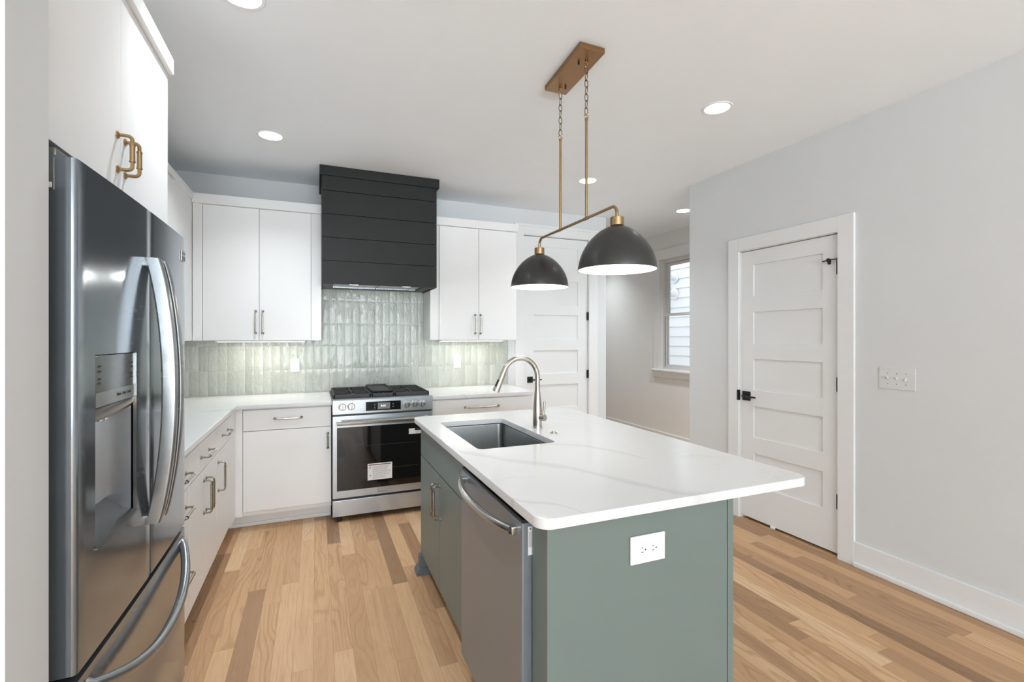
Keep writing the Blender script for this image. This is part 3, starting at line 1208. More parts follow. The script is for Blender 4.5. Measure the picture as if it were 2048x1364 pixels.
# countertops
CT0, CT1 = 0.884, 0.914
b = B()
b.prism([(XL + .002, 2.236), (-0.520, 2.236), (-0.520, 3.845), (0.1105, 3.845), (0.1105, 4.5415), (XL + .002, 4.5415)], 'z', CT0, CT1, bev=0.003)
tag(b.build('countertop', 'quartz', None, (-0.5, 4.0, CT0)), 'L-shaped white quartz worktop from the refrigerator to the range', 'countertop')
b = B()
b.prism([(0.8745, 3.845), (1.815, 3.845), (1.815, 4.5415), (0.8745, 4.5415)], 'z', CT0, CT1, bev=0.003)
tag(b.build('countertop', 'quartz', None, (1.34, 4.2, CT0)), 'short white quartz worktop right of the gas range', 'countertop')

# ------------------------------------------------------------------ outlets and switches
def outlet(label, c, right, up, out, w, h, group=None, sideways=False):
    c = Vector(c); r = Vector(right); u = Vector(up); o = Vector(out)
    t = thing('electrical_outlet', label, 'outlet', c, group)
    def slab(hw, hh, d0, d1, off=(0, 0), bev=0.0015):
        b = B()
        p0 = c + r * (off[0] - hw) + u * (off[1] - hh) + o * d0
        p1 = c + r * (off[0] + hw) + u * (off[1] + hh) + o * d1
        lo = [min(a, bb) for a, bb in zip(p0, p1)]
        hi = [max(a, bb) for a, bb in zip(p0, p1)]
        b.box(lo[0], hi[0], lo[1], hi[1], lo[2], hi[2], bev)
        return b
    slab(w / 2, h / 2, 0.0, 0.006, bev=0.002).build('cover_plate', 'plastic', t)
    for s in (-1, 1):
        off = (0, 0.0195 * s) if not sideways else (0.0195 * s, 0)
        b = B()
        ax = tuple(o)
        b.lathe([(0, .004), (.0165, .004), (.0165, .0078), (.0155, .0085), (0, .0085)], c + r * off[0] + u * off[1], ax, 28)
        f = b.build('receptacle', 'plastic', t)
        b = B()
        # slots
        lr, lu = (r, u) if not sideways else (u, -r)
        q = c + r * off[0] + u * off[1] + o * .0083
        for du, ln in ((-.0062, .0075), (.0062, .0060)):
            p = q + lr * du + lu * .004
            a0 = p - lr * .0011 - lu * ln / 2
            a1 = p + lr * .0011 + lu * ln / 2 + o * .0006
            lo = [min(a, bb) for a, bb in zip(a0, a1)]
            hi = [max(a, bb) for a, bb in zip(a0, a1)]
            b.box(lo[0], hi[0], lo[1], hi[1], lo[2], hi[2])
        b.lathe([(0, 0), (.0026, 0), (.0026, .0006), (0, .0006)], q - lu * .0075, ax, 12)
        b.build('slot', 'slot', f)
    b = B()
    b.lathe([(0, .006), (.003, .006), (.0025, .0075), (0, .0078)], c, tuple(o), 12)
    b.build('screw', 'paper', t)
    return t

outlet('white outlet on the tile left of the range', (-0.170, 4.5355, 1.135 + .02), (1, 0, 0), (0, 0, 1), (0, -1, 0), 0.072, 0.116, 'outlets on the tile backsplash')
outlet('white outlet on the tile right of the range', (1.285, 4.5355, 1.155), (1, 0, 0), (0, 0, 1), (0, -1, 0), 0.074, 0.116, 'outlets on the tile backsplash')
outlet('white sideways outlet on the end of the green island', (0.911, 1.1535, 0.773), (1, 0, 0), (0, 0, 1), (0, -1, 0), 0.124, 0.082, None, True)

sw = thing('light_switch', 'white three-gang toggle switch plate on the right wall', 'switch', (3.057, 1.661, 1.162))
b = B()
b.box(3.051, 3.057, 1.569, 1.753, 1.100, 1.224, 0.003)
b.build('cover_plate', 'switch_plastic', sw)
for i, y in enumerate((1.707, 1.661, 1.615)):
    b = B()
    b.box(3.0495, 3.0515, y - .005, y + .005, 1.150, 1.174, 0.0005)
    s = 1 if i < 2 else -1
    b.tube([(3.051, y, 1.162), (3.037, y, 1.162 + .011 * s)], [0.0048, 0.0036], 8)
    b.build('toggle', 'switch_plastic', sw)
    for z in (1.132, 1.192):
        b = B()
        b.lathe([(0, 0), (.003, 0), (.0025, .001), (0, .0012)], (3.051, y, z), (-1, 0, 0), 10)
        b.build('screw', 'ink', sw)

# ------------------------------------------------------------------ refrigerator
FY0, FY1, FYM = 1.300, 2.2145, 1.7575
fr = thing('refrigerator', 'tall stainless french-door refrigerator with water dispenser by the left wall', 'refrigerator', (-0.82, FYM, 0))

def fx(y, xo=0.0):
    t = (y - FYM) / 0.457
    return -0.470 - 0.006 * t * t + xo

b = B()
b.box(-1.14, -0.566, FY0 + .005, FY1 - .005, 0.03, 1.772, 0.004)
b.build('cabinet_body', 'fridge_side', fr)

def front_poly(y0, y1, r0, r1, back=-0.558, n=14):
    pts = [(back, y0), ]
    # rounded outer corners
    for i in range(5):
        t = i / 4
        a = t * PI / 2
        pts.append((fx(y0 + r0) - r0 * (1 - math.sin(a)), y0 + r0 * (1 - math.cos(a))))
    for i in range(1, n):
        yy = y0 + r0 + (y1 - r1 - y0 - r0) * i / n
        pts.append((fx(yy), yy))
    for i in range(5):
        a = (1 - i / 4) * PI / 2
        pts.append((fx(y1 - r1) - r1 * (1 - math.sin(a)), y1 - r1 * (1 - math.cos(a))))
    pts.append((back, y1))
    return pts

DZ0, DZ1 = 0.672, 1.785
RY0, RY1, RZ0, RZ1 = 1.388, 1.654, 0.905, 1.358


def door_shell(y0, y1, r0, r1, z0, z1, name, hole=None, back=-0.558):
    """door skin: gently curved front with rounded vertical edges, optional rectangular opening"""
    prof = []
    for i in range(6):
        a = i / 5 * PI / 2
        prof.append((fx(y0 + r0) - r0 * (1 - math.sin(a)), y0 + r0 * (1 - math.cos(a))))
    ys = [y0 + r0 + (y1 - r1 - y0 - r0) * i / 12 for i in range(1, 12)]
    if hole:
        ys = [q for q in ys if abs(q - hole[0]) > .012 and abs(q - hole[1]) > .012] + [hole[0], hole[1]]
    for q in sorted(ys):
        prof.append((fx(q), q))
    for i in range(6):
        a = (1 - i / 5) * PI / 2
        prof.append((fx(y1 - r1) - r1 * (1 - math.sin(a)), y1 - r1 * (1 - math.cos(a))))
    prof = [(back, y0)] + prof + [(back, y1)]
    zs = [z0, z1]
    if hole:
        zs = sorted(zs + [hole[2], hole[3]])
    b2 = bmesh.new()
    g = [[b2.verts.new((x, yy, z)) for z in zs] for x, yy in prof]
    for i in range(len(prof) - 1):
        for j in range(len(zs) - 1):
            ym = (prof[i][1] + prof[i + 1][1]) / 2
            zm = (zs[j] + zs[j + 1]) / 2
            if hole and hole[0] < ym < hole[1] and hole[2] < zm < hole[3] and i > 0:
                continue
            b2.faces.new((g[i][j], g[i + 1][j], g[i + 1][j + 1], g[i][j + 1]))
    b2.faces.new([c[0] for c in reversed(g)])
    b2.faces.new([c[-1] for c in g])
    b2.faces.new([g[0][j] for j in range(len(zs) - 1, -1, -1)] + [g[-1][j] for j in range(len(zs))][0:0] + [g[-1][j] for j in range(len(zs))])
    bmesh.ops.recalc_face_normals(b2, faces=b2.faces)
    b = B()
    b._merge(b2)
    o = b.build(name, 'fridge', fr, angle=40)
    o.modifiers.clear()
    return o


FSM = 1.768
ldoor = door_shell(FY0, FSM - .003, 0.010, 0.005, DZ0, DZ1, 'door', (RY0, RY1, RZ0, RZ1))
rdoor = door_shell(FSM + .003, FY1, 0.005, 0.010, DZ0, DZ1, 'door')
fz = door_shell(FY0, FY1, 0.010, 0.010, 0.075, 0.655, 'freezer_drawer')
b = B()
b.box(-1.1, -0.56, FY0 + .01, FY1 - .01, 0.02, 0.078)
b.build('toe_grille', 'black', fr)
for y in (1.35, 2.16):
    b = B()
    b.lathe([(0, 0), (.02, 0), (.02, .03), (0, .03)], (-0.62, y, 0), 'z', 16)
    b.build('foot', 'black', fr)
# chrome strip in the door seam
b = B()
b.box(fx(FSM) - .03, fx(FSM) - .004, FSM - .0026, FSM + .0026, DZ0, DZ1 - .002)
b.build('door_seam', 'handle_steel', fr)
# dispenser
b = B()
b.box(-0.545, fx(1.52) - .003, RY0 + .001, RY1 - .001, 1.232, RZ1 - .002, 0.002)
dp = b.build('dispenser_panel', 'disp_panel', ldoor)
b = B()
b.box(fx(1.52) - .0035, fx(1.52) - .0018, RY0 + .004, RY1 - .004, 1.234, 1.268)
b.build('dispenser_strip', 'disp_strip', ldoor)
for tx, yy, zz in (('Water', 1.53, 1.252), ('Cube', 1.566, 1.252), ('Crush', 1.60, 1.252)):
    text_mesh(tx, 0.011, 'dispenser_lettering', 'ink_dark', ldoor, (fx(1.52) - .0016, yy, zz), (0, 1, 0), (0, 0, 1))
for yy in (1.412, 1.625):
    for zz in (1.33, 1.318, 1.30, 1.29):
        b = B()
        b.box(fx(1.52) - .0034, fx(1.52) - .0024, yy - .009, yy + .009, zz - .002, zz + .002)
        b.build('dispenser_marking', 'ink_dark', ldoor)
b = B()
b.box(-0.5445, -0.541, RY0 + .001, RY1 - .001, RZ0 + .001, 1.232)
b.box(-0.545, fx(1.52) - .012, RY0 + .0005, RY0 + .004, RZ0 + .001, 1.232)
b.box(-0.545, fx(1.52) - .012, RY1 - .004, RY1 - .0005, RZ0 + .001, 1.232)
b.build('dispenser_recess', 'disp_recess', ldoor)
b = B()
b.prism([(-0.541, 0.955), (-0.541, RZ0 + .001), (fx(1.52) + .004, RZ0 + .001), (fx(1.52) + .004, RZ0 + .008), (-0.50, 0.922)], 'y', RY0 + .004, RY1 - .004)
b.build('drip_tray', 'disp_panel', ldoor)
b = B()
b.prism([(-0.541, 1.231), (-0.541, 1.215), (-0.49, 1.196), (fx(1.52) - .004, 1.222), (fx(1.52) - .004, 1.231)], 'y', RY0 + .004, RY1 - .004)
b.build('dispenser_chute', 'disp_panel', ldoor)
for yy in (1.50, 1.535):
    b = B()
    b.tube([(-0.503, yy, 1.205), (-0.503, yy, 1.188)], 0.007, 12)
    b.build('nozzle', 'handle_steel', ldoor)
# trim ring
b = B()
w = .003
xf = fx(1.52) - .003
for (a0, a1, c0, c1) in ((RY1 - w, RY1, RZ0, RZ1), (RY0, RY1, RZ0, RZ0 + w)):
    b.box(xf - .004, xf + .004, a0, a1, c0, c1)
b.build('dispenser_trim', 'handle_steel', ldoor)
# vertical bowed handles
def v_handle(yc, parent):
    b = B()
    n = 28
    z0, z1 = 0.842, 1.637
    w, th = 0.0150, 0.0195
    prev = None
    b2 = bmesh.new()
    rings = []
    for i in range(n + 1):
        t = i / n
        z = z0 + (z1 - z0) * t
        s = 4 * t * (1 - t)
        x = fx(yc) + 0.016 + 0.043 * (s ** 0.85)
        loop = rrect(-th, th, -w, w, 0.006, 3)
        rings.append([b2.verts.new((x + u, yc + v, z)) for u, v in loop])
    k = len(rings[0])
    for A, Q in zip(rings[:-1], rings[1:]):
        for j in range(k):
            b2.faces.new((A[j], A[(j + 1) % k], Q[(j + 1) % k], Q[j]))
    b2.faces.new(list(reversed(rings[0])))
    b2.faces.new(rings[-1])
    bmesh.ops.recalc_face_normals(b2, faces=b2.faces)
    b._merge(b2)
    for zz, dz in ((z0 + .012, 1), (z1 - .012, -1)):
        b.box(fx(yc) - .004, fx(yc) + .022, yc - .0145, yc + .0145, zz - .014, zz + .014, 0.004)
    return b.build('handle', 'fridge_handle', parent)

v_handle(1.734, ldoor)
v_handle(1.802, rdoor)
# bowed freezer handle
b = B()
pts, rr = [], []
for i in range(33):
    t = -1 + 2 * i / 32
    yy = FYM + 0.405 * t
    k = 1 - t * t
    bow = 1 - abs(t) ** 2.6
    pts.append((fx(yy) + 0.004 + 0.052 * bow, yy, 0.612 - 0.096 * k))
    rr.append(0.0145)
pts = [(fx(FY0 + .05) - .01, pts[0][1] - .004, 0.622)] + pts + [(fx(FY1 - .05) - .01, pts[-1][1] + .004, 0.622)]
rr = [0.016] + rr + [0.016]
b.tube(pts, rr, 16)
b.build('handle', 'fridge_handle', fz)
# hinge cover and badge
b = B()
b.box(-0.555, -0.512, FY0 + .006, FY0 + .07, DZ1 + .001, DZ1 + .02, 0.005)
b.build('hinge_cover', 'fridge_side', fr)
b = B()
b.box(-0.560, -0.512, FY0 - .0015, FY0 + .01, 1.712, DZ1 - .004, 0.002)
b.build('hinge', 'fridge_side', ldoor)
b = B()
b.box(-0.558, -0.516, FY0 - .004, FY0 + .004, 1.716, 1.728, 0.002)
b.build('hinge_bushing', 'plastic', ldoor)
b = B()
b.box(fx(2.165) + .001, fx(2.165) + .0045, 2.138, 2.192, 1.690, 1.732, 0.001)
bd = b.build('badge', 'handle_steel', rdoor)
b = B()
b.box(fx(2.165) + .0044, fx(2.165) + .0052, 2.142, 2.188, 1.693, 1.709)
b.build('badge_plate', 'ink', rdoor)
text_mesh('FRIGIDAIRE', 0.0085, 'badge_lettering', 'ink', rdoor, (fx(2.165) + .0052, 2.165, 1.721), (0, 1, 0), (0, 0, 1))

# ------------------------------------------------------------------ gas range
RX0, RX1, RF = 0.1145, 0.8705, 3.80
rg = thing('gas_range', 'stainless slide-in gas range with black oven window under the hood', 'range', (0.4925, 4.15, 0))
b = B()
b.box(RX0 + .002, RX1 - .002, 3.83, 4.50, 0.06, 0.905)
b.build('body', 'black', rg)
for x in (RX0 + .05, RX1 - .05):
    for y in (3.84, 4.40):
        b = B()
        b.lathe([(0, 0), (.018, 0), (.018, .03), (.01, .03), (.01, .062), (0, .062)], (x, y, 0), 'z', 14)
        b.build('foot', 'black', rg)
b = B()
b.prism([(3.797, 0.817), (3.83, 0.817), (3.87, 0.926), (3.803, 0.926), (3.797, 0.918)], 'x', RX0, RX1)
cp = b.build('control_panel', 'steel', rg)
for i, (x, z) in enumerate(((0.183, 0.872), (0.247, 0.8725), (0.665, 0.867), (0.727, 0.8675), (0.789, 0.866))):
    b = B()
    b.lathe([(0, 0), (.0275, 0), (.0275, .004), (.0245, .006), (.0245, .014), (.0225, .026), (.0205, .028), (0, .028)], (x, 3.7975, z), (0, -1, 0), 28)
    a = random.uniform(-.2, .2)
    b.box(x - .0045, x + .0045, 3.762, 3.771, z - .019, z + .019, 0.002)
    b.build('knob', 'handle_steel', cp)
    b = B()
    b.box(x - .0008, x + .0008, 3.7964, 3.7972, z + .032, z + .040)
    b.build('knob_mark', 'ink_dark', cp)
b = B()
b.box(0.353, 0.618, 3.7945, 3.798, 0.832, 0.901, 0.001)
dsp = b.build('display', 'display', rg)
b = B()
b.box(0.442, 0.535, 3.7938, 3.7947, 0.842, 0.891)
b.build('screen', 'lcd', dsp)
text_mesh('6:16', 0.021, 'clock_digits', 'digits', dsp, (0.483, 3.7935, 0.866), (1, 0, 0), (0, 0, 1))
for x, z in ((0.419, 0.877), (0.419, 0.852), (0.558, 0.877), (0.558, 0.856)):
    b = B()
    b.box(x - .0045, x + .0045, 3.7938, 3.7947, z - .004, z + .004, 0.0003)
    b.build('touch_key', 'lcd', dsp)
# oven door
b = B()
b.prism(rrect(RX0, RX1, 0.183, 0.801, 0.004, 2), 'y', 3.80, 3.829, [[(0.152, 0.245), (0.833, 0.245), (0.833, 0.709), (0.152, 0.709)]], 0.0015)
od = b.build('oven_door', 'steel', rg)
b = B()
b.box(0.145, 0.840, 3.7965, 3.8005, 0.238, 0.716, 0.001)
b.build('oven_window', 'glass_black', od)
b = B()
for z in (0.38, 0.565):
    b.box(0.235, 0.75, 3.7958, 3.7966, z, z + .0025)
b.build('rack_line', 'slot', od)
b = B()
for x in (0.160, 0.825):
    b.box(x - .018, x + .018, 3.755, 3.801, 0.740, 0.766, 0.006)
b.prism(rrect(0.742 - .0, 0.768, 3.742, 3.760, .008, 4) if False else [(3.742, 0.745), (3.745, 0.739), (3.757, 0.738), (3.762, 0.743), (3.762, 0.763), (3.757, 0.768), (3.747, 0.767), (3.742, 0.760)], 'x', 0.142, 0.843)
b.build('handle', 'handle_steel', od)
# labels on the oven window
b = B()
b.box(0.366, 0.551, 3.7952, 3.7966, 0.297, 0.424)
st = b.build('warning_label', 'paper', od)
b = B()
b.box(0.374, 0.543, 3.7948, 3.7954, 0.410, 0.4165)
b.build('label_header', 'ink_red', od)
for x, z, s in ((0.385, 0.394, .0065), (0.385, 0.334, .0065)):
    b = B()
    b.prism([(x - s, z - s * .8), (x + s, z - s * .8), (x, z + s)], 'y', 3.7948, 3.7954)
    b.build('label_symbol', 'ink_dark', od)
b = B()
random.seed(3)
for i in range(13):
    z = 0.400 - i * 0.0076
    x1 = 0.540 - random.uniform(0, .05)
    b.box(0.402, x1, 3.7950, 3.7954, z - .0009, z + .0009)
b.build('label_lines', 'ink', od)
b = B()
ang = math.radians(3)
b.box(0.681, 0.80, 3.7952, 3.7966, 0.630, 0.655)
b.box(0.681, 0.727, 3.7952, 3.7966, 0.654, 0.673)
b.build('energy_label', 'paper', od)
b = B()
b.box(0.728, 0.80, 3.7952, 3.7966, 0.656, 0.674)
b.build('label_band', 'ink_dark', od)
b = B()
for i in range(3):
    b.box(0.735, 0.79, 3.7948, 3.7954, 0.635 + i * .006, 0.6365 + i * .006)
b.build('label_lines', 'ink', od)
b = B()
for (x0, x1, z0, z1) in ((.432, .525, .2275, .2282), (.432, .525, .209, .2097), (.432, .4327, .209, .2282), (.5243, .525, .209, .2282)):
    b.box(x0, x1, 3.7992, 3.8003, z0, z1)
b.build('badge', 'ink', od)
text_mesh('FRIGIDAIRE', 0.0150, 'badge_lettering', 'ink', od, (0.4785, 3.7996, 0.2185), (1, 0, 0), (0, 0, 1))
text_mesh('PROFESSIONAL', 0.0105, 'badge_lettering', 'ink_dark', od, (0.4785, 3.7996, 0.2015), (1, 0, 0), (0, 0, 1))
b = B()
b.box(RX0, RX1, 3.80, 3.828, 0.045, 0.166, 0.003)
b.build('storage_drawer', 'steel', rg)
# cooktop
b = B()
b.box(RX0 - .004, RX1 + .0035, 3.868, 4.525, 0.9145, 0.922, 0.002)
b.build('cooktop', 'black', rg)
for x, y, r in ((0.255, 4.02, .048), (0.255, 4.30, .038), (0.735, 4.02, .05), (0.735, 4.30, .036), (0.4925, 4.18, .04)):
    b = B()
    b.lathe([(0, .0), (r, .0), (r, .008), (r * .8, .012), (r * .8, .016), (r * .7, .019), (0, .019)], (x, y, 0.9215), 'z', 24)
    b.build('burner', 'handle_steel', rg)

def grate(x0, x1, fingers):
    b = B()
    y0, y1, zt = 3.885, 4.455, 0.955
    w = 0.012
    for xx in (x0, x1 - w):
        b.box(xx, xx + w, y0, y1, zt - .022, zt, 0.003)
    for yy in (y0, y1 - w):
        b.box(x0, x1, yy, yy + w, zt - .028, zt, 0.003)
    ym = (y0 + y1) / 2
    b.box(x0, x1, ym - w / 2, ym + w / 2, zt - .018, zt, 0.003)
    for cy in ((y0 + ym) / 2, (ym + y1) / 2):
        cx = (x0 + x1) / 2
        for dx, dy in ((1, 0), (-1, 0), (0, 1), (0, -1)):
            if dx:
                xa, xb = (cx + .025, x1 - .004) if dx > 0 else (x0 + .004, cx - .025)
                b.box(xa, xb, cy - .005, cy + .005, zt - .016, zt + .002, 0.002)
            else:
                ya, yb = (cy + .025, cy + .142) if dy > 0 else (cy - .142, cy - .025)
                b.box(cx - .005, cx + .005, ya, yb, zt - .016, zt + .002, 0.002)
    for xx in (x0 + .006, x1 - .006):
        for yy in (y0 + .006, y1 - .006):
            b.box(xx - .006, xx + .006, yy - .006, yy + .006, 0.9215, zt - .01)
    return b.build('grate', 'iron', rg)

grate(0.122, 0.402, 4)
grate(0.404, 0.582, 2)
grate(0.584, 0.862, 4)
b = B()
gz = 0.958
b.box(0.408, 0.580, 3.94, 4.42, gz, gz + .008, 0.003)
for (a, c, d, e) in ((0.408, 0.580, 3.94, 3.952), (0.408, 0.580, 4.408, 4.42), (0.408, 0.419, 3.94, 4.42), (0.569, 0.580, 3.94, 4.42)):
    b.box(a, c, d, e, gz, gz + .018, 0.003)
b.build('griddle', 'iron', rg)

# ------------------------------------------------------------------ island
IX = 0.580
isl = thing('island_cabinet', 'sage green kitchen island cabinet with sink and dishwasher', 'island', (0.92, 2.0, 0))
b = B()
# carcass in pieces, leaving the sink bowl and the dishwasher bay open
b.box(0.60, 1.229, 2.70, 2.835, 0.11, 0.883)
b.box(0.60, 1.229, 1.888, 1.915, 0.11, 0.883)
b.box(1.185, 1.229, 1.18, 2.70, 0.11, 0.883)
b.box(0.60, 1.185, 1.915, 2.70, 0.11, 0.55)
b.box(IX, 1.229, 1.157, 1.2505, 0.0, 0.883, 0.0015)
b.box(0.65, 1.229, 1.890, 2.835, 0.0, 0.109)
b.build('body', 'sage', isl)
b = B()
b.box(1.2335, 1.2575, 1.155, 2.837, 0.0, 0.883, 0.0015)
b.build('side_panel', 'sage', isl)
b = B()
b.box(0.5800, 1.2290, 1.1545, 1.1572, 0.0, 0.883)
b.build('end_panel', 'sage', isl)
b = B()
b.box(IX, 0.5995, 1.890, 2.836, 0.700, 0.872, 0.0015)
b.build('drawer', 'sage', isl)
for y0, y1, hy in ((1.890, 2.3765, 2.427 - .075), (2.3795, 2.836, 2.404)):
    b = B()
    b.box(IX, 0.5995, y0, y1, 0.108, 0.694, 0.0015)
    d = b.build('door', 'sage', isl)
    bar_pull((IX, hy, 0.563), (0, 0, 1), (-1, 0, 0), 0.165, d)
b = B()
b.box(0.566, 0.640, 2.792, 2.848, 0.0, 0.108, 0.003)
b.prism([(0.545, 0.0), (0.65, 0.0), (0.65, 0.012), (0.640, 0.040), (0.562, 0.040), (0.545, 0.012)], 'y', 2.775, 2.862)
b.build('furniture_foot', 'foot_gray', isl)

ic = B()
sink_hole = rrect(0.650, 1.030, 1.951, 2.660, 0.028, 5)
fau_hole = None
ic.prism(rrect(0.546, 1.592, 1.130, 2.900, 0.045, 8), 'z', CT0, CT1, [sink_hole], 0.003)
tag(ic.build('island_countertop', 'quartz_island', None, (1.06, 2.0, CT0)), 'large white veined quartz slab with rounded corners on the island', 'countertop')

sk = thing('sink', 'undermount stainless sink in the island worktop', 'sink', (0.84, 2.30, 0.68))
b2 = bmesh.new()
prof = [(0.0, 0.0, 0.8815), (-0.004, 0.0, 0.8815), (-0.002, 0.0, 0.875), (0.004, 0.0, 0.72), (0.02, 0.0, 0.694), (0.05, 0, 0.686)]
rings = []
for ins_, _, z in [(-0.02, 0, 0.8815)] + prof:
    loop = rrect(0.650 + ins_, 1.030 - ins_, 1.951 + ins_, 2.660 - ins_, max(0.028 + (-ins_ if ins_ < 0 else -ins_ * .3), .01), 5)
    rings.append([b2.verts.new((u, v, z)) for u, v in loop])
k = len(rings[0])
for A, Q in zip(rings[:-1], rings[1:]):
    for j in range(k):
        b2.faces.new((A[j], A[(j + 1) % k], Q[(j + 1) % k], Q[j]))
b2.faces.new(rings[-1])
bmesh.ops.recalc_face_normals(b2, faces=b2.faces)
bb = B()
bb._merge(b2)
sb = bb.build('bowl', 'sink', sk)
md = sb.modifiers.new('thick', 'SOLIDIFY')
md.thickness = 0.0015
md.offset = 1
b = B()
b.lathe([(0, 0.001), (.02, 0.001), (.042, .004), (.045, .002), (.045, -.002), (0, -.002)], (0.84, 2.45, 0.687), 'z', 28)
b.build('drain', 'handle_steel', sk)

# faucet
fc = thing('faucet', 'brushed nickel pull-down gooseneck faucet on the island', 'faucet', (1.10, 2.307, CT1))
fxx, fyy = 1.100, 2.307
b = B()
b.lathe([(0, 0), (.0255, 0), (.0255, .003), (.0245, .005), (.0245, .075), (.0235, .10), (.0195, .15), (.0150, .195), (.0145, .20), (0, .20)], (fxx, fyy, CT1), 'z', 28)
b.build('body', 'nickel', fc)
b = B()
pts = [(fxx, fyy, CT1 + .198), (fxx, fyy, CT1 + .262)]
R = 0.100
cxx, czz = fxx - R, CT1 + .270
for i in range(0, 19):
    a = math.radians(i * 160 / 18)
    pts.append((cxx + R * math.cos(a), fyy, czz + R * 1.04 * math.sin(a)))
end = Vector(pts[-1]); dirv = (Vector(pts[-1]) - Vector(pts[-2])).normalized()
pts.append(tuple(end + dirv * .012))
b.tube(pts, 0.0135, 18)
b.build('spout', 'nickel', fc)
b = B()
e0 = end + dirv * .010
b.lathe([(0.0, 0.0), (.0145, 0.0), (.0150, .004), (.0165, .055), (.0195, .098), (.0188, .102), (0, .102)], e0, tuple(dirv), 24)
sh = b.build('spray_head', 'nickel', fc)
b = B()
side = Vector((dirv.z, 0, -dirv.x))
q = e0 + dirv * .035 + Vector((-.9, -.45, 0)).normalized() * .0135
b.tube([q, q + dirv * .038], [.0065, .0075], 10)
b.build('spray_button', 'black', sh)
b = B()
hd_dir = Vector((.50, -.866, 0)).normalized()
h0 = Vector((fxx, fyy, CT1 + .056))
b.tube([h0, h0 + hd_dir * .050], 0.0168, 20)
hv = b.build('valve', 'nickel', fc)
b = B()
h1 = h0 + hd_dir * .030 + Vector((.008, 0, 0))
b.tube([h1 + Vector((0, 0, .012)), h1 + Vector((0, 0, .062)) + hd_dir * .004, h1 + Vector((0, 0, .085)) + hd_dir * .006], [.0075, .0072, .0066], 12)
b.build('lever', 'nickel', fc)
b = B()
b.lathe([(0, 0), (.019, 0), (.019, .002), (.017, .004), (.011, .0045), (.010, .009), (.008, .010), (0, .010)], (1.110, 2.137, CT1), 'z', 24)
tag(b.build('air_switch_button', 'nickel', None, (1.110, 2.137, CT1)), 'small round nickel button on the island beside the faucet', 'button')

# dishwasher
dw = thing('dishwasher', 'stainless dishwasher built into the side of the green island', 'dishwasher', (0.86, 1.56, 0))
b = B()
b.box(0.592, 1.16, 1.262, 1.872, 0.11, 0.868)
b.build('tub', 'black', dw)
b = B()
b.prism(rrect(0.550, 0.591, 1.258, 1.880, 0.006, 3), 'z', 0.105, 0.859, bev=0.002)
dd = b.build('door', 'dw_steel', dw)
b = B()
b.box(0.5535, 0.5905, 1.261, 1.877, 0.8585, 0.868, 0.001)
b.build('gap_shade_strip', 'black', dd)  # black strip painting in the shaded gap under the countertop
b = B()
b.box(0.62, 0.64, 1.262, 1.872, 0.005, 0.10)
b.build('kick_plate', 'black', dw)
b = B()
pts = []
for i in range(25):
    t = -1 + 2 * i / 24
    bow = 1 - abs(t) ** 2.4
    pts.append((0.538 - 0.040 * bow, 1.572 + 0.266 * t, 0.826))
b.tube(pts, 0.0125, 16)
for yy in (1.308, 1.836):
    b.box(0.532, 0.552, yy - .016, yy + .016, 0.813, 0.839, 0.004)
b.build('handle', 'handle_steel', dd)
for yy, s in ((1.306, -1), (1.838, 1)):
    b = B()
    b.lathe([(0, 0), (.0132, 0), (.0132, .003), (0, .0045)], (0.538, yy, 0.826), (0, s, 0), 18)
    b.build('handle_cap', 'black', dd)
b = B()
b.box(0.5695, 0.5875, 1.2572, 1.2582, 0.765, 0.848)
b.build('rating_label', 'paper', dd)
b = B()
random.seed(11)
for i in range(5):
    x = 0.572 + i * .003
    z1 = 0.836 - random.uniform(0, .004)
    b.box(x, x + .0011, 1.2567, 1.2573, 0.772 + random.uniform(0, .03), z1)
b.box(0.574, 0.580, 1.2567, 1.2573, 0.838, 0.845)
b.build('label_lines', 'ink', dd)

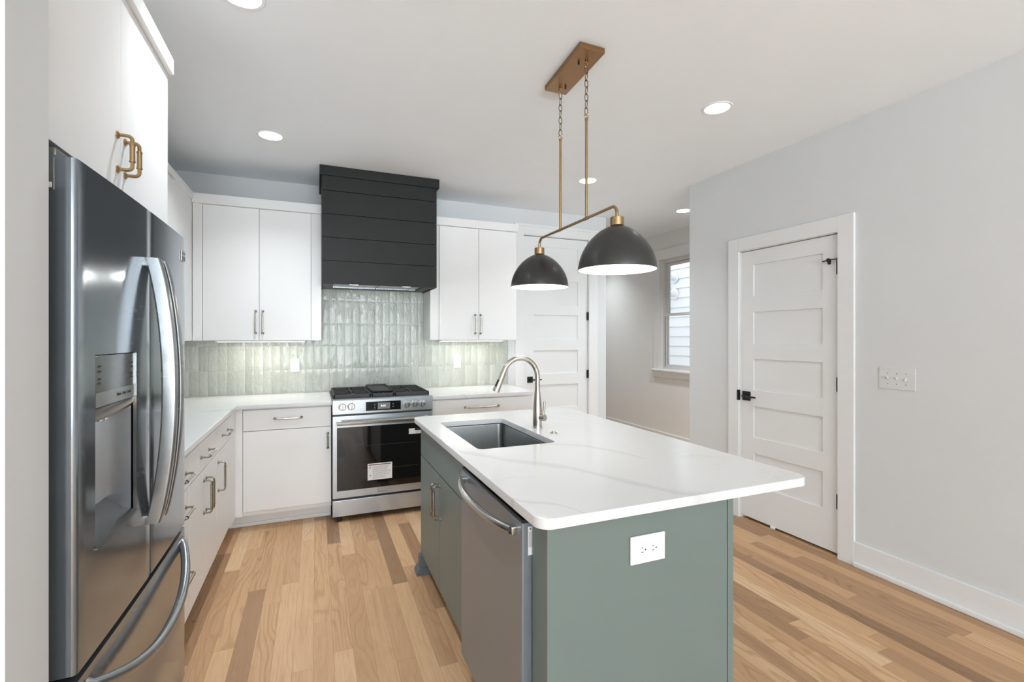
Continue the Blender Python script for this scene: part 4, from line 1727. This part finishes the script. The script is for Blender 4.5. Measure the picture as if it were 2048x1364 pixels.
# ------------------------------------------------------------------ pendant
PY, PX = 2.087, 1.190
pd = thing('pendant_light', 'two-shade brass and black linear pendant over the island', 'light fixture', (PX, PY, ZC))
b = B()
b.prism([(1.105, 1.869), (1.238, 1.871), (1.2545, 2.273), (1.128, 2.274)], 'z', ZC - .026, ZC - .0005, bev=0.0015)
cn = b.build('canopy', 'bronze', pd)
for yy in (1.955, 2.215):
    b = B()
    b.lathe([(0, 0), (.008, 0), (.009, -.006), (.005, -.012), (0, -.014)], (PX - .0, yy, ZC - .026), 'z', 14)
    lp = [(PX + .008 * math.cos(a), yy, ZC - .046 + .010 * math.sin(a)) for a in [i * 2 * PI / 16 for i in range(16)]]
    b.tube(lp, 0.0022, 8, closed=True)
    b.build('loop_hook', 'bronze', cn)
    b = B()
    s = 0.012 if yy < 2 else -.012
    b.lathe([(0, 0), (.005, 0), (.005, -.012), (0, -.013)], (PX - .03 if yy < 2 else PX + .02, yy + (.02 if yy < 2 else -.02), ZC - .026), 'z', 10)
    b.build('thumb_screw', 'black_metal', cn)
    # chain
    zt, zb = ZC - .052, 2.458
    b = B()
    nl = 7
    pitch = (zt - zb) / nl
    for i in range(nl):
        zc = zt - pitch * (i + .5)
        lh = pitch / 2 + .0035
        lw = 0.0085
        pp = []
        for j in range(20):
            a = 2 * PI * j / 20
            u = lw * math.cos(a)
            v = lh * math.sin(a)
            if i % 2 == 0:
                pp.append((PX + u, yy, zc + v))
            else:
                pp.append((PX, yy + u, zc + v))
        b.tube(pp, 0.0019, 8, closed=True)
    b.build('chain', 'chain', pd)
    b = B()
    b.tube([(PX, yy, 2.445), (PX, yy, 1.970)], 0.0062, 14)
    lp = [(PX + .010 * math.cos(a), yy, 2.452 + .010 * math.sin(a)) for a in [i * 2 * PI / 16 for i in range(16)]]
    b.tube(lp, 0.0024, 8, closed=True)
    b.lathe([(0, 0), (.008, 0), (.008, .012), (0, .012)], (PX, yy, 2.432), 'z', 14)
    b.build('rod', 'brass', pd)
b = B()
RB = 0.035
za = 1.965
pts = [(PX, PY - .381, 1.905), (PX, PY - .381, za - RB)]
for i in range(1, 7):
    a = i / 6 * PI / 2
    pts.append((PX, PY - .381 + RB * (1 - math.cos(a)), za - RB + RB * math.sin(a)))
mid = pts + [(x, 2 * PY - y, z) for x, y, z in reversed(pts)]
b.tube(mid, 0.0068, 14)
for yy in (1.955, 2.215):
    b.tube([(PX, yy - .012, za), (PX, yy + .012, za)], 0.0085, 14)
b.build('crossbar', 'brass', pd)
for yy in (PY - .381, PY + .381):
    b = B()
    b.lathe([(0, 0.0), (.0285, 0.0), (.0285, .034), (.027, .036), (0, .036)], (PX, yy, 1.8765), 'z', 28)
    b.build('socket_cap', 'brass', pd)
    prof_o, prof_i = [], []
    Rr, hh = 0.1655, 0.192
    n = 26
    for i in range(n + 1):
        f = i / n
        r = max(Rr * (1 - f ** 1.85) ** 0.585, 0.012)
        prof_o.append((r, f * hh))
    b = B()
    b.lathe(prof_o, (PX, yy, 1.6865), 'z', 56)
    sh = b.build('shade', 'shade', pd, angle=60)
    b = B()
    pin = [(r - .0022, h_ - .0016) for r, h_ in prof_o[:-1]]
    pin[0] = (Rr - .0022, .0002)
    b.lathe([(Rr - .0002, 0.0)] + pin + [(0.0, pin[-1][1] + .0005)], (PX, yy, 1.6865), 'z', 56)
    b.build('shade_lining', 'shade_in', sh, angle=60)
    b = B()
    b.lathe([(0, -.034), (.015, -.031), (.027, -.018), (.030, 0), (.026, .018), (.014, .038), (.013, .06), (0, .06)], (PX, yy, 1.80), 'z', 24)
    b.build('bulb', 'bulb', sh)
    ld = bpy.data.lights.new('pendant_lamp', 'POINT')
    ld.energy = 1.6
    ld.color = (1.0, 0.95, 0.87)
    ld.shadow_soft_size = 0.035
    lo = bpy.data.objects.new('pendant_lamp', ld)
    C.objects.link(lo)
    lo.parent = pd
    lo.location = Vector((PX, yy, 1.735)) - pd.location

# ------------------------------------------------------------------ recessed ceiling lights
CAN_LABEL = ['round recessed light in the ceiling nearest the refrigerator cabinet', 'round recessed light in the ceiling in front of the left upper cabinets',
             'round recessed light in the ceiling by the right wall, nearest the camera', 'round recessed light in the ceiling behind the brass pendant rods',
             'round recessed light in the hallway ceiling beside the wall corner']
def can(x, y, label, power, spread=1.95):
    t = thing('recessed_light', label, 'ceiling light', (x, y, ZC), 'recessed ceiling lights')
    b = B()
    b.lathe([(CAN_R - .004, .002), (CAN_R - .002, -.003), (CAN_R + .010, -.003), (CAN_R + .013, .0), (CAN_R - .004, .002)], (x, y, ZC - .0005), 'z', 40)
    b.build('trim_ring', 'plastic', t)
    b = B()
    b.lathe([(CAN_R - .003, 0), (CAN_R - .018, .04), (CAN_R - .020, .045)], (x, y, ZC), 'z', 40)
    b.build('baffle', 'plastic', t)
    b = B()
    b.lathe([(0, 0), (CAN_R - .018, 0), (CAN_R - .018, .004), (0, .004)], (x, y, ZC + .040), 'z', 32)
    b.build('lens', 'lens', t)
    area_light('downlight', (x, y, ZC + .037), (0, 0, 0), (CAN_R - .02) * 2, 0, power, (0.90, 0.96, 1.0), t, 'DISK', spread)

for i, (x, y) in enumerate(CANS):
    can(x, y, CAN_LABEL[i], (6.5, 5.6, 0.8, 6.5, 12.0)[i])
for i, (x, y) in enumerate(CANS_REAR):
    can(x, y, 'unseen round recessed light added deep in the hallway ceiling past the window', 7.0)
